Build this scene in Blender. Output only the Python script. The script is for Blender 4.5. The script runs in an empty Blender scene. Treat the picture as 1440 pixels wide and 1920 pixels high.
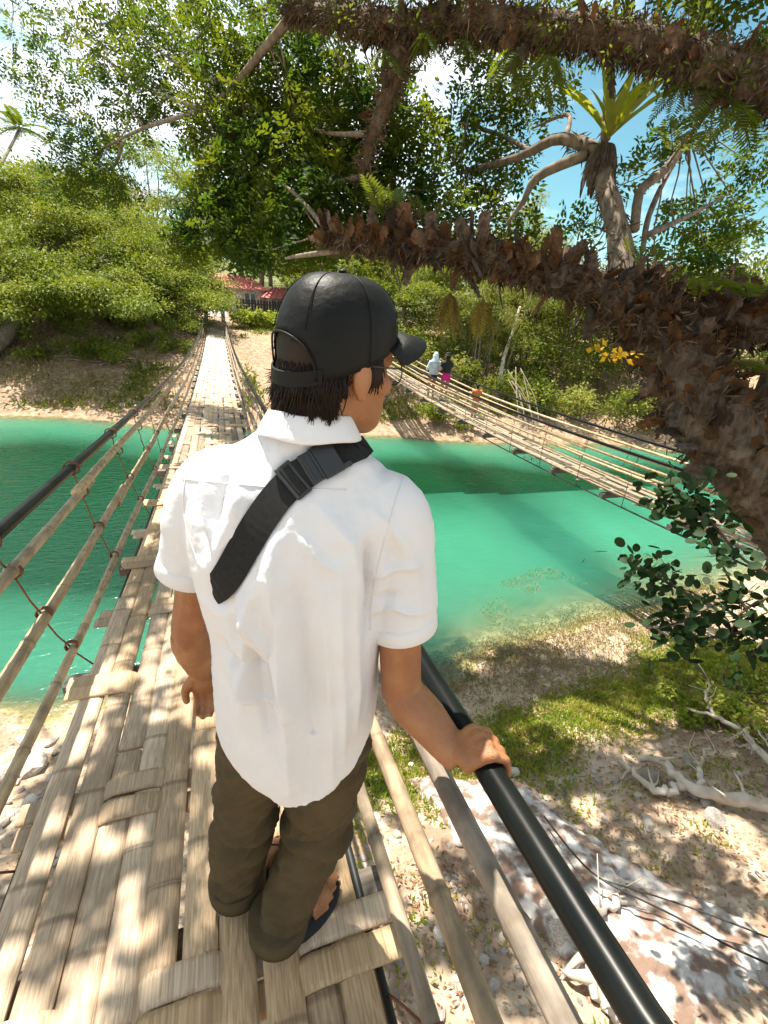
import bpy, bmesh, math, random
import numpy as np
from mathutils import Vector, Matrix, noise as mnoise
from mathutils.bvhtree import BVHTree

# ------------------------------------------------------------------ camera
S = bpy.context.scene
COL = S.collection
PF, PCX, PCY = 850.0, 720.0, 960.0
CAM = np.array([0.0, 0.0, 1.72])
def _vp(px, py):
    v = np.array([(px-PCX)/PF, -(py-PCY)/PF, -1.0]); return v/np.linalg.norm(v)
_yv = _vp(405, 545)
_vy = 960-((405-PCX)*(550-PCX)+PF*PF)/(545-PCY)
_zv = -_vp(550, _vy)
ROT = np.array([np.cross(_yv, _zv), _yv, _zv])
cam_d = bpy.data.cameras.new('camera'); cam = bpy.data.objects.new('camera', cam_d); COL.objects.link(cam)
cam_d.sensor_fit = 'AUTO'; cam_d.sensor_width = 36.0; cam_d.lens = PF*36.0/1920.0
cam_d.clip_start = 0.02; cam_d.clip_end = 2000
M = Matrix([[*ROT[i], CAM[i]] for i in range(3)]+[[0, 0, 0, 1]]); cam.matrix_world = M
S.camera = cam
def at(px, py, d=None, x=None, y=None, z=None):
    """measured pixel of the photograph -> world point at depth d or on a plane"""
    r = ROT @ np.array([(px-PCX)/PF, -(py-PCY)/PF, -1.0])
    if x is not None: d = (x-CAM[0])/r[0]
    elif y is not None: d = (y-CAM[1])/r[1]
    elif z is not None: d = (z-CAM[2])/r[2]
    return CAM+r*d

# ------------------------------------------------------------------ world, sun, exposure
SUN = np.array([-0.15, 0.37, 0.91]); SUN /= np.linalg.norm(SUN)
EL = math.asin(SUN[2]); AZ = math.atan2(SUN[0], SUN[1])
W = bpy.data.worlds.new('World'); S.world = W; W.use_nodes = True
nt = W.node_tree; nt.nodes.clear()
def wn(t, **k):
    n = nt.nodes.new(t)
    for a, b in k.items(): setattr(n, a, b)
    return n
sky = wn('ShaderNodeTexSky', sky_type='NISHITA', sun_disc=False, sun_elevation=EL, sun_rotation=AZ)
sky.air_density = 1.0; sky.dust_density = 0.6; sky.ozone_density = 1.2
tc = wn('ShaderNodeTexCoord'); mp = wn('ShaderNodeMapping'); mp.inputs['Scale'].default_value = (1, 1, 2.6)
nz = wn('ShaderNodeTexNoise'); nz.inputs['Scale'].default_value = 2.3; nz.inputs['Detail'].default_value = 8; nz.inputs['Roughness'].default_value = 0.55
rp = wn('ShaderNodeValToRGB'); rp.color_ramp.elements[0].position = 0.42; rp.color_ramp.elements[1].position = 0.62
mx = wn('ShaderNodeMix', data_type='RGBA'); mx.inputs[7].default_value = (13, 13.3, 13.6, 1)
tint = wn('ShaderNodeMix', data_type='RGBA', blend_type='MULTIPLY'); tint.inputs[0].default_value = 1; tint.inputs[7].default_value = (0.85, 1.25, 1.05, 1)
bg = wn('ShaderNodeBackground'); bg.inputs['Strength'].default_value = 0.056
wo = wn('ShaderNodeOutputWorld')
L = nt.links.new
L(tc.outputs['Generated'], mp.inputs['Vector']); L(mp.outputs[0], nz.inputs['Vector']); L(nz.outputs['Fac'], rp.inputs['Fac'])
L(sky.outputs[0], tint.inputs[6]); L(tint.outputs[2], mx.inputs[6]); L(rp.outputs['Color'], mx.inputs[0]); L(mx.outputs[2], bg.inputs['Color']); L(bg.outputs[0], wo.inputs['Surface'])
sd = bpy.data.lights.new('sun', 'SUN'); sd.energy = 5.0; sd.angle = math.radians(0.55); sd.color = (1.0, 0.93, 0.81)
so = bpy.data.objects.new('sun', sd); COL.objects.link(so)
so.rotation_euler = Vector(SUN).to_track_quat('Z', 'Y').to_euler(); so.location = (-6, 20, 40)
S.view_settings.view_transform = 'Standard'; S.view_settings.look = 'None'; S.view_settings.gamma = 1.0
S.view_settings.exposure = 1.42
S.render.engine = 'CYCLES'
S.cycles.use_denoising = True
S.cycles.max_bounces = 7; S.cycles.diffuse_bounces = 4; S.cycles.transparent_max_bounces = 10; S.cycles.transmission_bounces = 4
S.cycles.use_adaptive_sampling = True; S.cycles.adaptive_threshold = 0.015; S.cycles.sample_clamp_indirect = 6

# ------------------------------------------------------------------ helpers
rng = np.random.default_rng(7); random.seed(7)
class MB:
    def __init__(s): s.v = []; s.f = []; s.joint = None
    def add(s, vs, fs):
        b = len(s.v); s.v.extend([tuple(float(c) for c in p) for p in vs]); s.f.extend([tuple(i+b for i in f) for f in fs]); return s
    def box(s, c, hx, hy, hz, ax=None):
        c = np.array(c, float)
        A = np.eye(3) if ax is None else np.array(ax, float)
        vs = [c+A[0]*hx*i+A[1]*hy*j+A[2]*hz*k for i in (-1, 1) for j in (-1, 1) for k in (-1, 1)]
        return s.add(vs, [(0, 1, 3, 2), (4, 6, 7, 5), (0, 4, 5, 1), (2, 3, 7, 6), (0, 2, 6, 4), (1, 5, 7, 3)])
    def rings(s, R, cap=True):
        n = len(R[0]); b = len(s.v)
        for r in R: s.v.extend([tuple(float(c) for c in p) for p in r])
        for i in range(len(R)-1):
            for j in range(n):
                k = (j+1) % n
                s.f.append((b+i*n+j, b+i*n+k, b+(i+1)*n+k, b+(i+1)*n+j))
        if cap:
            s.f.append(tuple(b+j for j in reversed(range(n)))); s.f.append(tuple(b+(len(R)-1)*n+j for j in range(n)))
        return s
    def tube(s, pts, rad, n=8, cap=True, up=None, flat=1.0, jit=0.0):
        P = np.array(pts, float); m = len(P)
        rad = np.full(m, rad) if np.isscalar(rad) else np.interp(np.linspace(0, 1, m), np.linspace(0, 1, len(rad)), rad)
        T = np.gradient(P, axis=0); T /= np.linalg.norm(T, axis=1)[:, None]+1e-9
        u = np.array(up if up is not None else ([0, 0, 1] if abs(T[0][2]) < .9 else [1, 0, 0]), float)
        R = []
        for i in range(m):
            u = u-T[i]*np.dot(u, T[i]); u /= np.linalg.norm(u)+1e-9; w = np.cross(T[i], u)
            a = np.arange(n)*2*math.pi/n
            rr = rad[i]*(1+jit*rng.normal(size=n)) if jit else rad[i]
            R.append(P[i]+(np.outer(np.sin(a)*rr, w))+np.outer(np.cos(a)*rr*flat, u))
        return s.rings(R, cap)
    def ell(s, c, r, n=14, m=9, ax=None):
        c = np.array(c, float); A = np.eye(3) if ax is None else np.array(ax, float); R = []
        for i in range(1, m):
            t = math.pi*i/m; a = np.arange(n)*2*math.pi/n
            q = np.stack([np.cos(a)*math.sin(t)*r[0], np.sin(a)*math.sin(t)*r[1], np.full(n, -math.cos(t)*r[2])], 1)
            R.append(c+q@A)
        return s.rings(R)
    def mesh(s, name, smooth=True):
        me = bpy.data.meshes.new(name); me.from_pydata(s.v, [], s.f); me.update()
        if smooth: me.shade_smooth()
        if s.joint is not None: me.attributes.new('joint', 'FLOAT', 'POINT').data.foreach_set('value', np.asarray(s.joint, np.float32))
        return me
def spline(pts, n):
    P = np.array(pts, float); m = len(P); t = np.linspace(0, m-1, n); out = []
    for x in t:
        i = min(int(x), m-2); f = x-i
        p0, p1, p2, p3 = P[max(i-1, 0)], P[i], P[i+1], P[min(i+2, m-1)]
        out.append(.5*((2*p1)+(-p0+p2)*f+(2*p0-5*p1+4*p2-p3)*f*f+(-p0+3*p1-3*p2+p3)*f**3))
    return np.array(out)
def props(o, label=None, cat=None, group=None, kind=None):
    if label: o['label'] = label
    if cat: o['category'] = cat
    if group: o['group'] = group
    if kind: o['kind'] = kind
    return o
def obj(name, mb, mat, parent=None, label=None, cat=None, group=None, kind=None, smooth=True):
    me = mb if isinstance(mb, bpy.types.Mesh) else mb.mesh(name, smooth)
    o = bpy.data.objects.new(name, me); COL.objects.link(o)
    if mat is not None and not me.materials: me.materials.append(mat)
    if parent is not None:
        o.parent = parent; o.matrix_parent_inverse = Matrix.Translation(parent.location).inverted() if parent.rotation_euler.z == 0 else parent.matrix_basis.inverted()
    return props(o, label, cat, group, kind)
def empty(name, loc, label, cat, group=None):
    o = bpy.data.objects.new(name, None); COL.objects.link(o); o.location = tuple(float(c) for c in loc); o.empty_display_size = .2
    return props(o, label, cat, group)
def npmesh(name, V, F):
    """V (n,3), F (m,k) constant face size"""
    me = bpy.data.meshes.new(name); V = np.asarray(V, np.float32); F = np.asarray(F, np.int32); m, k = F.shape
    me.vertices.add(len(V)); me.vertices.foreach_set('co', V.ravel())
    me.loops.add(m*k); me.loops.foreach_set('vertex_index', F.ravel())
    me.polygons.add(m); me.polygons.foreach_set('loop_start', np.arange(m, dtype=np.int32)*k); me.polygons.foreach_set('loop_total', np.full(m, k, np.int32))
    me.update(calc_edges=True); return me
def fbm(x, y, seed=0, oct=4, f=1.0):
    x = np.asarray(x, float); y = np.asarray(y, float); s = np.zeros(np.broadcast(x, y).shape); a = 1.0; tot = 0
    for o in range(oct):
        X = x*f+seed*17.3+o*5.7; Y = y*f+seed*9.1+o*3.3
        xi = np.floor(X); yi = np.floor(Y); u = X-xi; v = Y-yi; u = u*u*(3-2*u); v = v*v*(3-2*v)
        def h(a_, b_):
            q = np.sin(a_*127.1+b_*311.7+seed*74.7)*43758.5453; return q-np.floor(q)
        s += a*((h(xi, yi)*(1-u)+h(xi+1, yi)*u)*(1-v)+(h(xi, yi+1)*(1-u)+h(xi+1, yi+1)*u)*v-.5); tot += a; a *= .5; f *= 2.03
    return s/tot*2

# ------------------------------------------------------------------ materials
def mat(name, col, rough=.7, col2=None, scale=5.0, stretch=(1, 1, 1), bump=0.0, bscale=None, rnd=0.0, spec=.3, detail=5, lo=.35, hi=.65, trans=None, rot=None, extra=None, coat=0, node=False):
    m = bpy.data.materials.new(name); m.use_nodes = True; t = m.node_tree; N = t.nodes; N.clear(); l = t.links.new
    out = N.new('ShaderNodeOutputMaterial'); p = N.new('ShaderNodeBsdfPrincipled'); l(p.outputs[0], out.inputs[0])
    p.inputs['Roughness'].default_value = rough; p.inputs['Specular IOR Level'].default_value = spec; p.inputs['Coat Weight'].default_value = coat
    tc = N.new('ShaderNodeTexCoord'); mp = N.new('ShaderNodeMapping'); mp.inputs['Scale'].default_value = stretch; l(tc.outputs['Object'], mp.inputs['Vector'])
    if rnd:
        oi = N.new('ShaderNodeObjectInfo'); ma = N.new('ShaderNodeMath'); ma.operation = 'MULTIPLY'; ma.inputs[1].default_value = 37.0; l(oi.outputs['Random'], ma.inputs[0]); l(ma.outputs[0], mp.inputs['Location'])
    n = N.new('ShaderNodeTexNoise'); n.inputs['Scale'].default_value = scale; n.inputs['Detail'].default_value = detail; l(mp.outputs[0], n.inputs['Vector'])
    r = N.new('ShaderNodeMapRange'); r.inputs[1].default_value = lo; r.inputs[2].default_value = hi; l(n.outputs['Fac'], r.inputs[0])
    mx = N.new('ShaderNodeMix'); mx.data_type = 'RGBA'; mx.inputs[6].default_value = (*col, 1); mx.inputs[7].default_value = (*(col2 or [c*.6 for c in col]), 1); l(r.outputs[0], mx.inputs[0])
    c = mx.outputs[2]
    if extra:   # second noise layer: (colour, scale, lo, hi, amount)
        n2 = N.new('ShaderNodeTexNoise'); n2.inputs['Scale'].default_value = extra[1]; n2.inputs['Detail'].default_value = 6; l(mp.outputs[0] if len(extra) > 5 else tc.outputs['Object'], n2.inputs['Vector'])
        r2 = N.new('ShaderNodeMapRange'); r2.inputs[1].default_value = extra[2]; r2.inputs[2].default_value = extra[3]; r2.inputs[4].default_value = extra[4]; l(n2.outputs['Fac'], r2.inputs[0])
        m2 = N.new('ShaderNodeMix'); m2.data_type = 'RGBA'; m2.inputs[7].default_value = (*extra[0], 1); l(r2.outputs[0], m2.inputs[0]); l(c, m2.inputs[6]); c = m2.outputs[2]
    if rnd:
        hs = N.new('ShaderNodeHueSaturation'); r3 = N.new('ShaderNodeMapRange'); r3.inputs[3].default_value = 1-rnd; r3.inputs[4].default_value = 1+rnd; l(oi.outputs['Random'], r3.inputs[0]); l(r3.outputs[0], hs.inputs['Value'])
        ms = N.new('ShaderNodeMath'); ms.operation = 'MULTIPLY'; ms.inputs[1].default_value = 7.77; fr = N.new('ShaderNodeMath'); fr.operation = 'FRACT'; l(oi.outputs['Random'], ms.inputs[0]); l(ms.outputs[0], fr.inputs[0])
        r4 = N.new('ShaderNodeMapRange'); r4.inputs[3].default_value = 1-rnd*1.2; r4.inputs[4].default_value = 1+rnd*.6; l(fr.outputs[0], r4.inputs[0]); l(r4.outputs[0], hs.inputs['Saturation'])
        l(c, hs.inputs['Color']); c = hs.outputs[0]
    if node:    # darker rings where the bamboo has its joints
        an = N.new('ShaderNodeAttribute'); an.attribute_name = 'joint'; mn = N.new('ShaderNodeMix'); mn.data_type = 'RGBA'; mn.inputs[7].default_value = (.10, .065, .035, 1); sc_ = N.new('ShaderNodeMath'); sc_.operation = 'MULTIPLY'; sc_.inputs[1].default_value = .5
        l(an.outputs['Fac'], sc_.inputs[0]); l(sc_.outputs[0], mn.inputs[0]); l(c, mn.inputs[6]); c = mn.outputs[2]
    l(c, p.inputs['Base Color'])
    if bump:
        b = N.new('ShaderNodeBump'); b.inputs['Strength'].default_value = min(1, bump); b.inputs['Distance'].default_value = .01*max(1, bump)
        nb = n
        if bscale:
            nb = N.new('ShaderNodeTexNoise'); nb.inputs['Scale'].default_value = bscale; nb.inputs['Detail'].default_value = 4; l(mp.outputs[0], nb.inputs['Vector'])
        l(nb.outputs['Fac'], b.inputs['Height']); l(b.outputs[0], p.inputs['Normal'])
    if trans:   # leaf / thin cloth light passing through
        tr = N.new('ShaderNodeBsdfTranslucent'); ms = N.new('ShaderNodeMixShader'); ms.inputs[0].default_value = trans[0]
        tm = N.new('ShaderNodeMix'); tm.data_type = 'RGBA'; tm.blend_type = 'MULTIPLY'; tm.inputs[0].default_value = 1; tm.inputs[7].default_value = (*trans[1], 1); l(c, tm.inputs[6]); l(tm.outputs[2], tr.inputs['Color'])
        l(p.outputs[0], ms.inputs[1]); l(tr.outputs[0], ms.inputs[2]); l(ms.outputs[0], out.inputs[0])
    return m
BAM = mat('split_bamboo', (.545, .395, .25), .6, (.36, .245, .145), 9, (19, .40, 19), .4, rnd=.17, lo=.36, hi=.64, extra=((.26, .18, .115), 2.6, .52, .70, .7), node=True)
BAMR = mat('bamboo_pole', (.52, .385, .225), .5, (.34, .24, .135), 8, (7, 1.0, 7), .25, rnd=.2, extra=((.16, .115, .07), 11, .50, .66, .7), node=True)
BAMG = mat('weathered_or_shaded_bamboo', (.33, .25, .17), .75, (.19, .145, .10), 8, (7, .8, 7), .3, rnd=.22, extra=((.12, .09, .06), 11, .50, .64, .7), node=True)
BAMP = mat('sunlit_bamboo', (.62, .52, .40), .7, (.46, .36, .25), 8, (8, .6, 8), .3, rnd=.12)  # same bamboo, strong sunlight on the far deck put into the colour
NODE = mat('bamboo_node', (.26, .18, .10), .7)
BEAM = mat('weathered_beam', (.19, .16, .13), .85, (.08, .07, .06), 6, (.6, 6, 6), .6, rnd=.2)
PIPE = mat('black_plastic_pipe', (.004, .005, .005), .32, (.008, .009, .008), 14, (1, .4, 1), .12, spec=.13)
CABLE = mat('dark_cable', (.02, .025, .024), .5)
TWINE = mat('brown_twine', (.20, .085, .045), .8, (.12, .05, .03), 60)
CONC = mat('concrete', (.42, .39, .35), .85, (.28, .26, .23), 4, bump=.3)
SKIN = mat('skin', (.34, .155, .068), .46, (.26, .10, .042), 16, (1, 1, 1), .3, 240, spec=.35, extra=((.40, .19, .095), 4, .5, .7, .5))
HAIR = mat('dark_hair', (.022, .012, .007), .6, (.012, .007, .005), 40, spec=.25)
SHIRT = mat('white_cotton', (.76, .755, .76), .85, (.72, .715, .73), 6, bump=.16, bscale=70, spec=.2, trans=(.12, (1, .95, .9)))
KHAKI = mat('olive_twill', (.082, .060, .030), .88, (.060, .043, .021), 9, bump=.35, bscale=45, spec=.2)
CAPM = mat('black_cap', (.006, .0065, .006), .5, (.010, .0105, .0095), 8, bump=.2, bscale=60, spec=.14)
WEB = mat('black_webbing', (.010, .010, .010), .85, (.016, .016, .015), 200)
PLAST = mat('black_buckle', (.018, .02, .02), .38, spec=.5)
RUB = mat('black_rubber', (.018, .018, .02), .65)
METAL = mat('dark_metal', (.05, .045, .04), .35)
BARK = mat('tree_bark', (.13, .09, .06), .9, (.05, .035, .025), 7, (3, 3, .8), 1.0, extra=((.28, .25, .2), 5, .55, .7, .5))
BARKG = mat('grey_bark', (.26, .21, .16), .9, (.13, .10, .075), 7, (2, 2, .7), .8)
PALE = mat('bleached_wood', (.56, .50, .43), .8, (.36, .29, .22), 5, (1, 1, 1), .5)
DRY = mat('dry_frond', (.125, .075, .045), .85, (.05, .033, .022), 5, rnd=.5, trans=(.15, (1.2, .9, .6)), extra=((.22, .145, .09), 6, .5, .7, .6))
FERN = mat('fern_green', (.13, .17, .02), .6, (.08, .12, .015), 6, rnd=.2, trans=(.5, (1.5, 1.35, .6)))
NEST = mat('nest_fern_leaf', (.33, .37, .035), .5, (.24, .31, .025), 7, rnd=.15, trans=(.5, (1.5, 1.3, .6)))
SKIRTF = mat('dead_fern_skirt', (.13, .10, .075), .9, (.05, .038, .03), 8, rnd=.3)
YEL = mat('yellow_leaf', (.55, .36, .02), .6, trans=(.4, (1.2, 1, .6)))
def leafmat(n, a, b, tr=.4, sc=.5, tc=(1.25, 1.35, .55)): return mat(n, a, .6, b, sc, spec=.13, lo=.4, hi=.6, trans=(tr, tc))
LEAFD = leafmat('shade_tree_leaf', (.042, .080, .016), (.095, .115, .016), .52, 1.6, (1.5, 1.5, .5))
LEAFL = leafmat('rain_tree_leaf', (.19, .215, .03), (.11, .155, .02), .28, .8, (1.4, 1.35, .5))
LEAFM = leafmat('mid_green_leaf', (.11, .145, .025), (.16, .18, .035), .4, .8, (1.4, 1.35, .5))
LEAFY = leafmat('yellow_bamboo_leaf', (.30, .28, .075), (.18, .21, .05), .35, .5)
LEAFK = leafmat('dark_round_leaf', (.014, .032, .010), (.02, .042, .011), .10, 2)
LEAFG = leafmat('bright_ground_leaf', (.20, .26, .035), (.30, .29, .06), .4, 3)
WEED = leafmat('water_weed', (.28, .22, .12), (.20, .19, .07), .2, 3)
STONE = mat('pale_stone', (.42, .37, .32), .9, (.24, .20, .17), 9, bump=.6, rnd=.35)
SLAB = mat('white_crusted_rock', (.52, .49, .47), .9, (.30, .25, .22), 7, bump=1.6, bscale=16, extra=((.16, .095, .065), 7, .45, .58, .85))
ROOF = mat('red_roof', (.50, .13, .11), .6, (.40, .10, .09), 3)
WALLM = mat('pale_wall', (.62, .55, .48), .85); DARKW = mat('dark_timber', (.05, .04, .035), .85); GLASS = mat('window_glass', (.05, .12, .12), .2, spec=.6)
WHITE = mat('white_paint', (.75, .74, .70), .7); TEAL = mat('teal_plastic', (.02, .30, .24), .5)
PINK = mat('magenta_cloth', (.55, .01, .18), .8); BLACKC = mat('black_cloth', (.02, .02, .022), .85); PALEC = mat('pale_cloth', (.62, .70, .74), .85); ORANGE = mat('orange_cloth', (.50, .16, .05), .85); TAN = mat('tan_skin', (.45, .26, .17), .6)

# ------------------------------------------------------------------ ground and water
WZ = -3.6
def shore_near(x): return 5.0+np.abs(x-3.0)*.11+.35*fbm(x, 0*x, 3, 3, .5)
def shore_far(x): return 20.3-.2*np.clip(x, -30, 30)+.7*fbm(x, 0*x+4, 5, 3, .25)
def ground_z(x, y):
    x = np.asarray(x, float); y = np.asarray(y, float)
    dn = shore_near(x)-y; df = y-shore_far(x)
    zn = np.where(dn < 1.3, .10*dn, .13+.40*(dn-1.3)); zn = np.minimum(zn, 1.9+.25*(dn-5.5).clip(0))
    kx = .19+.36*np.clip((5.0-x)/4.5, 0, 1)**1.3; zn = np.where(dn < 0, np.maximum(dn*kx, -2.6), np.minimum(zn, 3.7))
    left = np.clip(-x-2, 0, 14)
    zf = np.where(df < 1.0, .22*df, np.minimum(.22+.30*(df-1)+.012*left*(df-1).clip(0, 9), 2.7+.09*left+.075*(df-9)))
    zf = np.where(df < 0, np.maximum(df*.4, -2.6), np.minimum(zf, 3.7+.5*fbm(x, y, 8, 2, .05)+.22*(df-30).clip(0, 60)))
    z = np.where(df > dn, zf, zn)
    b = np.where(np.maximum(dn, df) > 0, 1, .4)
    return WZ+z+b*(.10*fbm(x, y, 1, 4, .9)+.05*fbm(x, y, 2, 3, 4.0))*np.clip(np.maximum(dn, df)+.6, .15, 1)
def grid(xs, ys, zf):
    X, Y = np.meshgrid(xs, ys); Z = zf(X, Y); n, m = X.shape
    V = np.stack([X, Y, Z], -1).reshape(-1, 3); i = np.arange(n*m).reshape(n, m)
    F = np.stack([i[:-1, :-1], i[:-1, 1:], i[1:, 1:], i[1:, :-1]], -1).reshape(-1, 4); return V, F
xs = np.unique(np.concatenate([np.linspace(-400, -30, 20), np.linspace(-30, -6, 60), np.linspace(-6, 12, 240), np.linspace(12, 40, 60), np.linspace(40, 400, 20)]))
ys = np.unique(np.concatenate([np.linspace(-120, -6, 12), np.linspace(-6, 7, 190), np.linspace(7, 17, 20), np.linspace(17, 45, 120), np.linspace(45, 600, 40)]))
V, F = grid(xs, ys, ground_z); gme = npmesh('ground', V, F); gme.shade_smooth()
def ground_material():
    m = bpy.data.materials.new('bank_soil'); m.use_nodes = True; t = m.node_tree; N = t.nodes; l = t.links.new; p = N['Principled BSDF']; p.inputs['Roughness'].default_value = .95; p.inputs['Specular IOR Level'].default_value = .15
    tc = N.new('ShaderNodeTexCoord')
    def nz(s, d=6): n = N.new('ShaderNodeTexNoise'); n.inputs['Scale'].default_value = s; n.inputs['Detail'].default_value = d; l(tc.outputs['Object'], n.inputs['Vector']); return n
    def ramp(src, a, b): r = N.new('ShaderNodeMapRange'); r.inputs[1].default_value = a; r.inputs[2].default_value = b; l(src, r.inputs[0]); return r.outputs[0]
    def mix(f, a, b):
        x = N.new('ShaderNodeMix'); x.data_type = 'RGBA'; l(f, x.inputs[0])
        for i, c in ((6, a), (7, b)):
            if isinstance(c, tuple): x.inputs[i].default_value = (*c, 1)
            else: l(c, x.inputs[i])
        return x.outputs[2]
    a = nz(.8); b = nz(5); c = nz(22)
    col = mix(ramp(a.outputs['Fac'], .38, .62), (.38, .285, .205), (.25, .175, .12))
    col = mix(ramp(b.outputs['Fac'], .48, .66), col, (.46, .37, .28))
    col = mix(ramp(c.outputs['Fac'], .55, .72), col, (.12, .07, .045))
    sp0 = N.new('ShaderNodeSeparateXYZ'); l(tc.outputs['Object'], sp0.inputs[0]); fb_ = N.new('ShaderNodeMath'); fb_.operation = 'MULTIPLY'; fb_.inputs[1].default_value = .75; l(ramp(sp0.outputs['Y'], 12, 16), fb_.inputs[0]); col = mix(fb_.outputs[0], col, mix(ramp(b.outputs['Fac'], .4, .62), (.20, .125, .075), (.34, .24, .15)))
    sp = N.new('ShaderNodeSeparateXYZ'); l(tc.outputs['Object'], sp.inputs[0]); far = ramp(sp.outputs['Y'], 46, 56); gm = N.new('ShaderNodeMath'); gm.operation = 'MULTIPLY'; l(far, gm.inputs[0]); l(ramp(b.outputs['Fac'], .3, .5), gm.inputs[1]); col = mix(gm.outputs[0], col, (.10, .13, .035))
    l(col, p.inputs['Base Color'])
    bm = N.new('ShaderNodeBump'); bm.inputs['Strength'].default_value = .9; bm.inputs['Distance'].default_value = .05; ad = N.new('ShaderNodeMath'); ad.operation = 'MULTIPLY_ADD'; ad.inputs[1].default_value = .4
    l(c.outputs['Fac'], ad.inputs[0]); l(b.outputs['Fac'], ad.inputs[2]); l(ad.outputs[0], bm.inputs['Height']); l(bm.outputs[0], p.inputs['Normal'])
    return m
ground = obj('ground', gme, ground_material(), kind='structure')

wx = np.unique(np.concatenate([np.linspace(-400, -20, 30), np.linspace(-20, 25, 150), np.linspace(25, 400, 30)])); wy = np.unique(np.concatenate([np.linspace(-2, 30, 160), np.linspace(30, 120, 20)]))
V, F = grid(wx, wy, lambda X, Y: np.full(X.shape, WZ)); wme = npmesh('water', V, F); wme.shade_smooth()
dep = np.clip(WZ-ground_z(V[:, 0], V[:, 1]), 0, 5)
at_ = wme.attributes.new('depth', 'FLOAT', 'POINT'); at_.data.foreach_set('value', dep.astype(np.float32))
def water_material():
    m = bpy.data.materials.new('green_river_water'); m.use_nodes = True; t = m.node_tree; N = t.nodes; l = t.links.new; N.clear()
    out = N.new('ShaderNodeOutputMaterial'); a = N.new('ShaderNodeAttribute'); a.attribute_name = 'depth'
    k = N.new('ShaderNodeMath'); k.operation = 'MULTIPLY'; k.inputs[1].default_value = -4.2; l(a.outputs['Fac'], k.inputs[0])
    e = N.new('ShaderNodeMath'); e.operation = 'EXPONENT'; l(k.outputs[0], e.inputs[0])
    inv = N.new('ShaderNodeMath'); inv.operation = 'SUBTRACT'; inv.inputs[0].default_value = 1; l(e.outputs[0], inv.inputs[1])
    tc = N.new('ShaderNodeTexCoord'); n = N.new('ShaderNodeTexNoise'); n.inputs['Scale'].default_value = .35; n.inputs['Detail'].default_value = 3; l(tc.outputs['Object'], n.inputs['Vector'])
    r = N.new('ShaderNodeMapRange'); r.inputs[1].default_value = 1.7; r.inputs[2].default_value = .3; dn_ = N.new('ShaderNodeMath'); dn_.operation = 'MULTIPLY_ADD'; dn_.inputs[1].default_value = .9; l(n.outputs['Fac'], dn_.inputs[0]); ds_ = N.new('ShaderNodeMath'); ds_.operation = 'SUBTRACT'; ds_.inputs[1].default_value = .45; l(a.outputs['Fac'], ds_.inputs[0]); l(ds_.outputs[0], dn_.inputs[2]); l(dn_.outputs[0], r.inputs[0])
    mx = N.new('ShaderNodeMix'); mx.data_type = 'RGBA'; mx.inputs[6].default_value = (.0015, .036, .014, 1); mx.inputs[7].default_value = (.042, .225, .138, 1); l(r.outputs[0], mx.inputs[0])
    d = N.new('ShaderNodeSubsurfaceScattering'); d.falloff = 'BURLEY'; d.inputs['Scale'].default_value = 8.0; d.inputs['Radius'].default_value = (.7, 1.0, .95); l(mx.outputs[2], d.inputs['Color'])
    tr = N.new('ShaderNodeBsdfTransparent'); tr.inputs['Color'].default_value = (.86, .92, .74, 1)
    m1 = N.new('ShaderNodeMixShader'); l(inv.outputs[0], m1.inputs[0]); l(tr.outputs[0], m1.inputs[1]); l(d.outputs[0], m1.inputs[2])
    g = N.new('ShaderNodeBsdfGlossy'); g.inputs['Roughness'].default_value = .16
    mp = N.new('ShaderNodeMapping'); mp.inputs['Scale'].default_value = (1, 2.4, 1); mp.inputs['Rotation'].default_value = (0, 0, .5); l(tc.outputs['Object'], mp.inputs[0])
    n2 = N.new('ShaderNodeTexNoise'); n2.inputs['Scale'].default_value = 3.2; n2.inputs['Detail'].default_value = 4; l(mp.outputs[0], n2.inputs['Vector'])
    b = N.new('ShaderNodeBump'); b.inputs['Strength'].default_value = .5; b.inputs['Distance'].default_value = .06; l(n2.outputs['Fac'], b.inputs['Height'])
    fr = N.new('ShaderNodeFresnel'); fr.inputs['IOR'].default_value = 1.33; l(b.outputs[0], g.inputs['Normal']); l(b.outputs[0], fr.inputs['Normal'])
    m2 = N.new('ShaderNodeMixShader'); l(fr.outputs[0], m2.inputs[0]); l(m1.outputs[0], m2.inputs[1]); l(g.outputs[0], m2.inputs[2]); l(m2.outputs[0], out.inputs[0])
    return m
obj('water', wme, water_material(), kind='structure')

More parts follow.
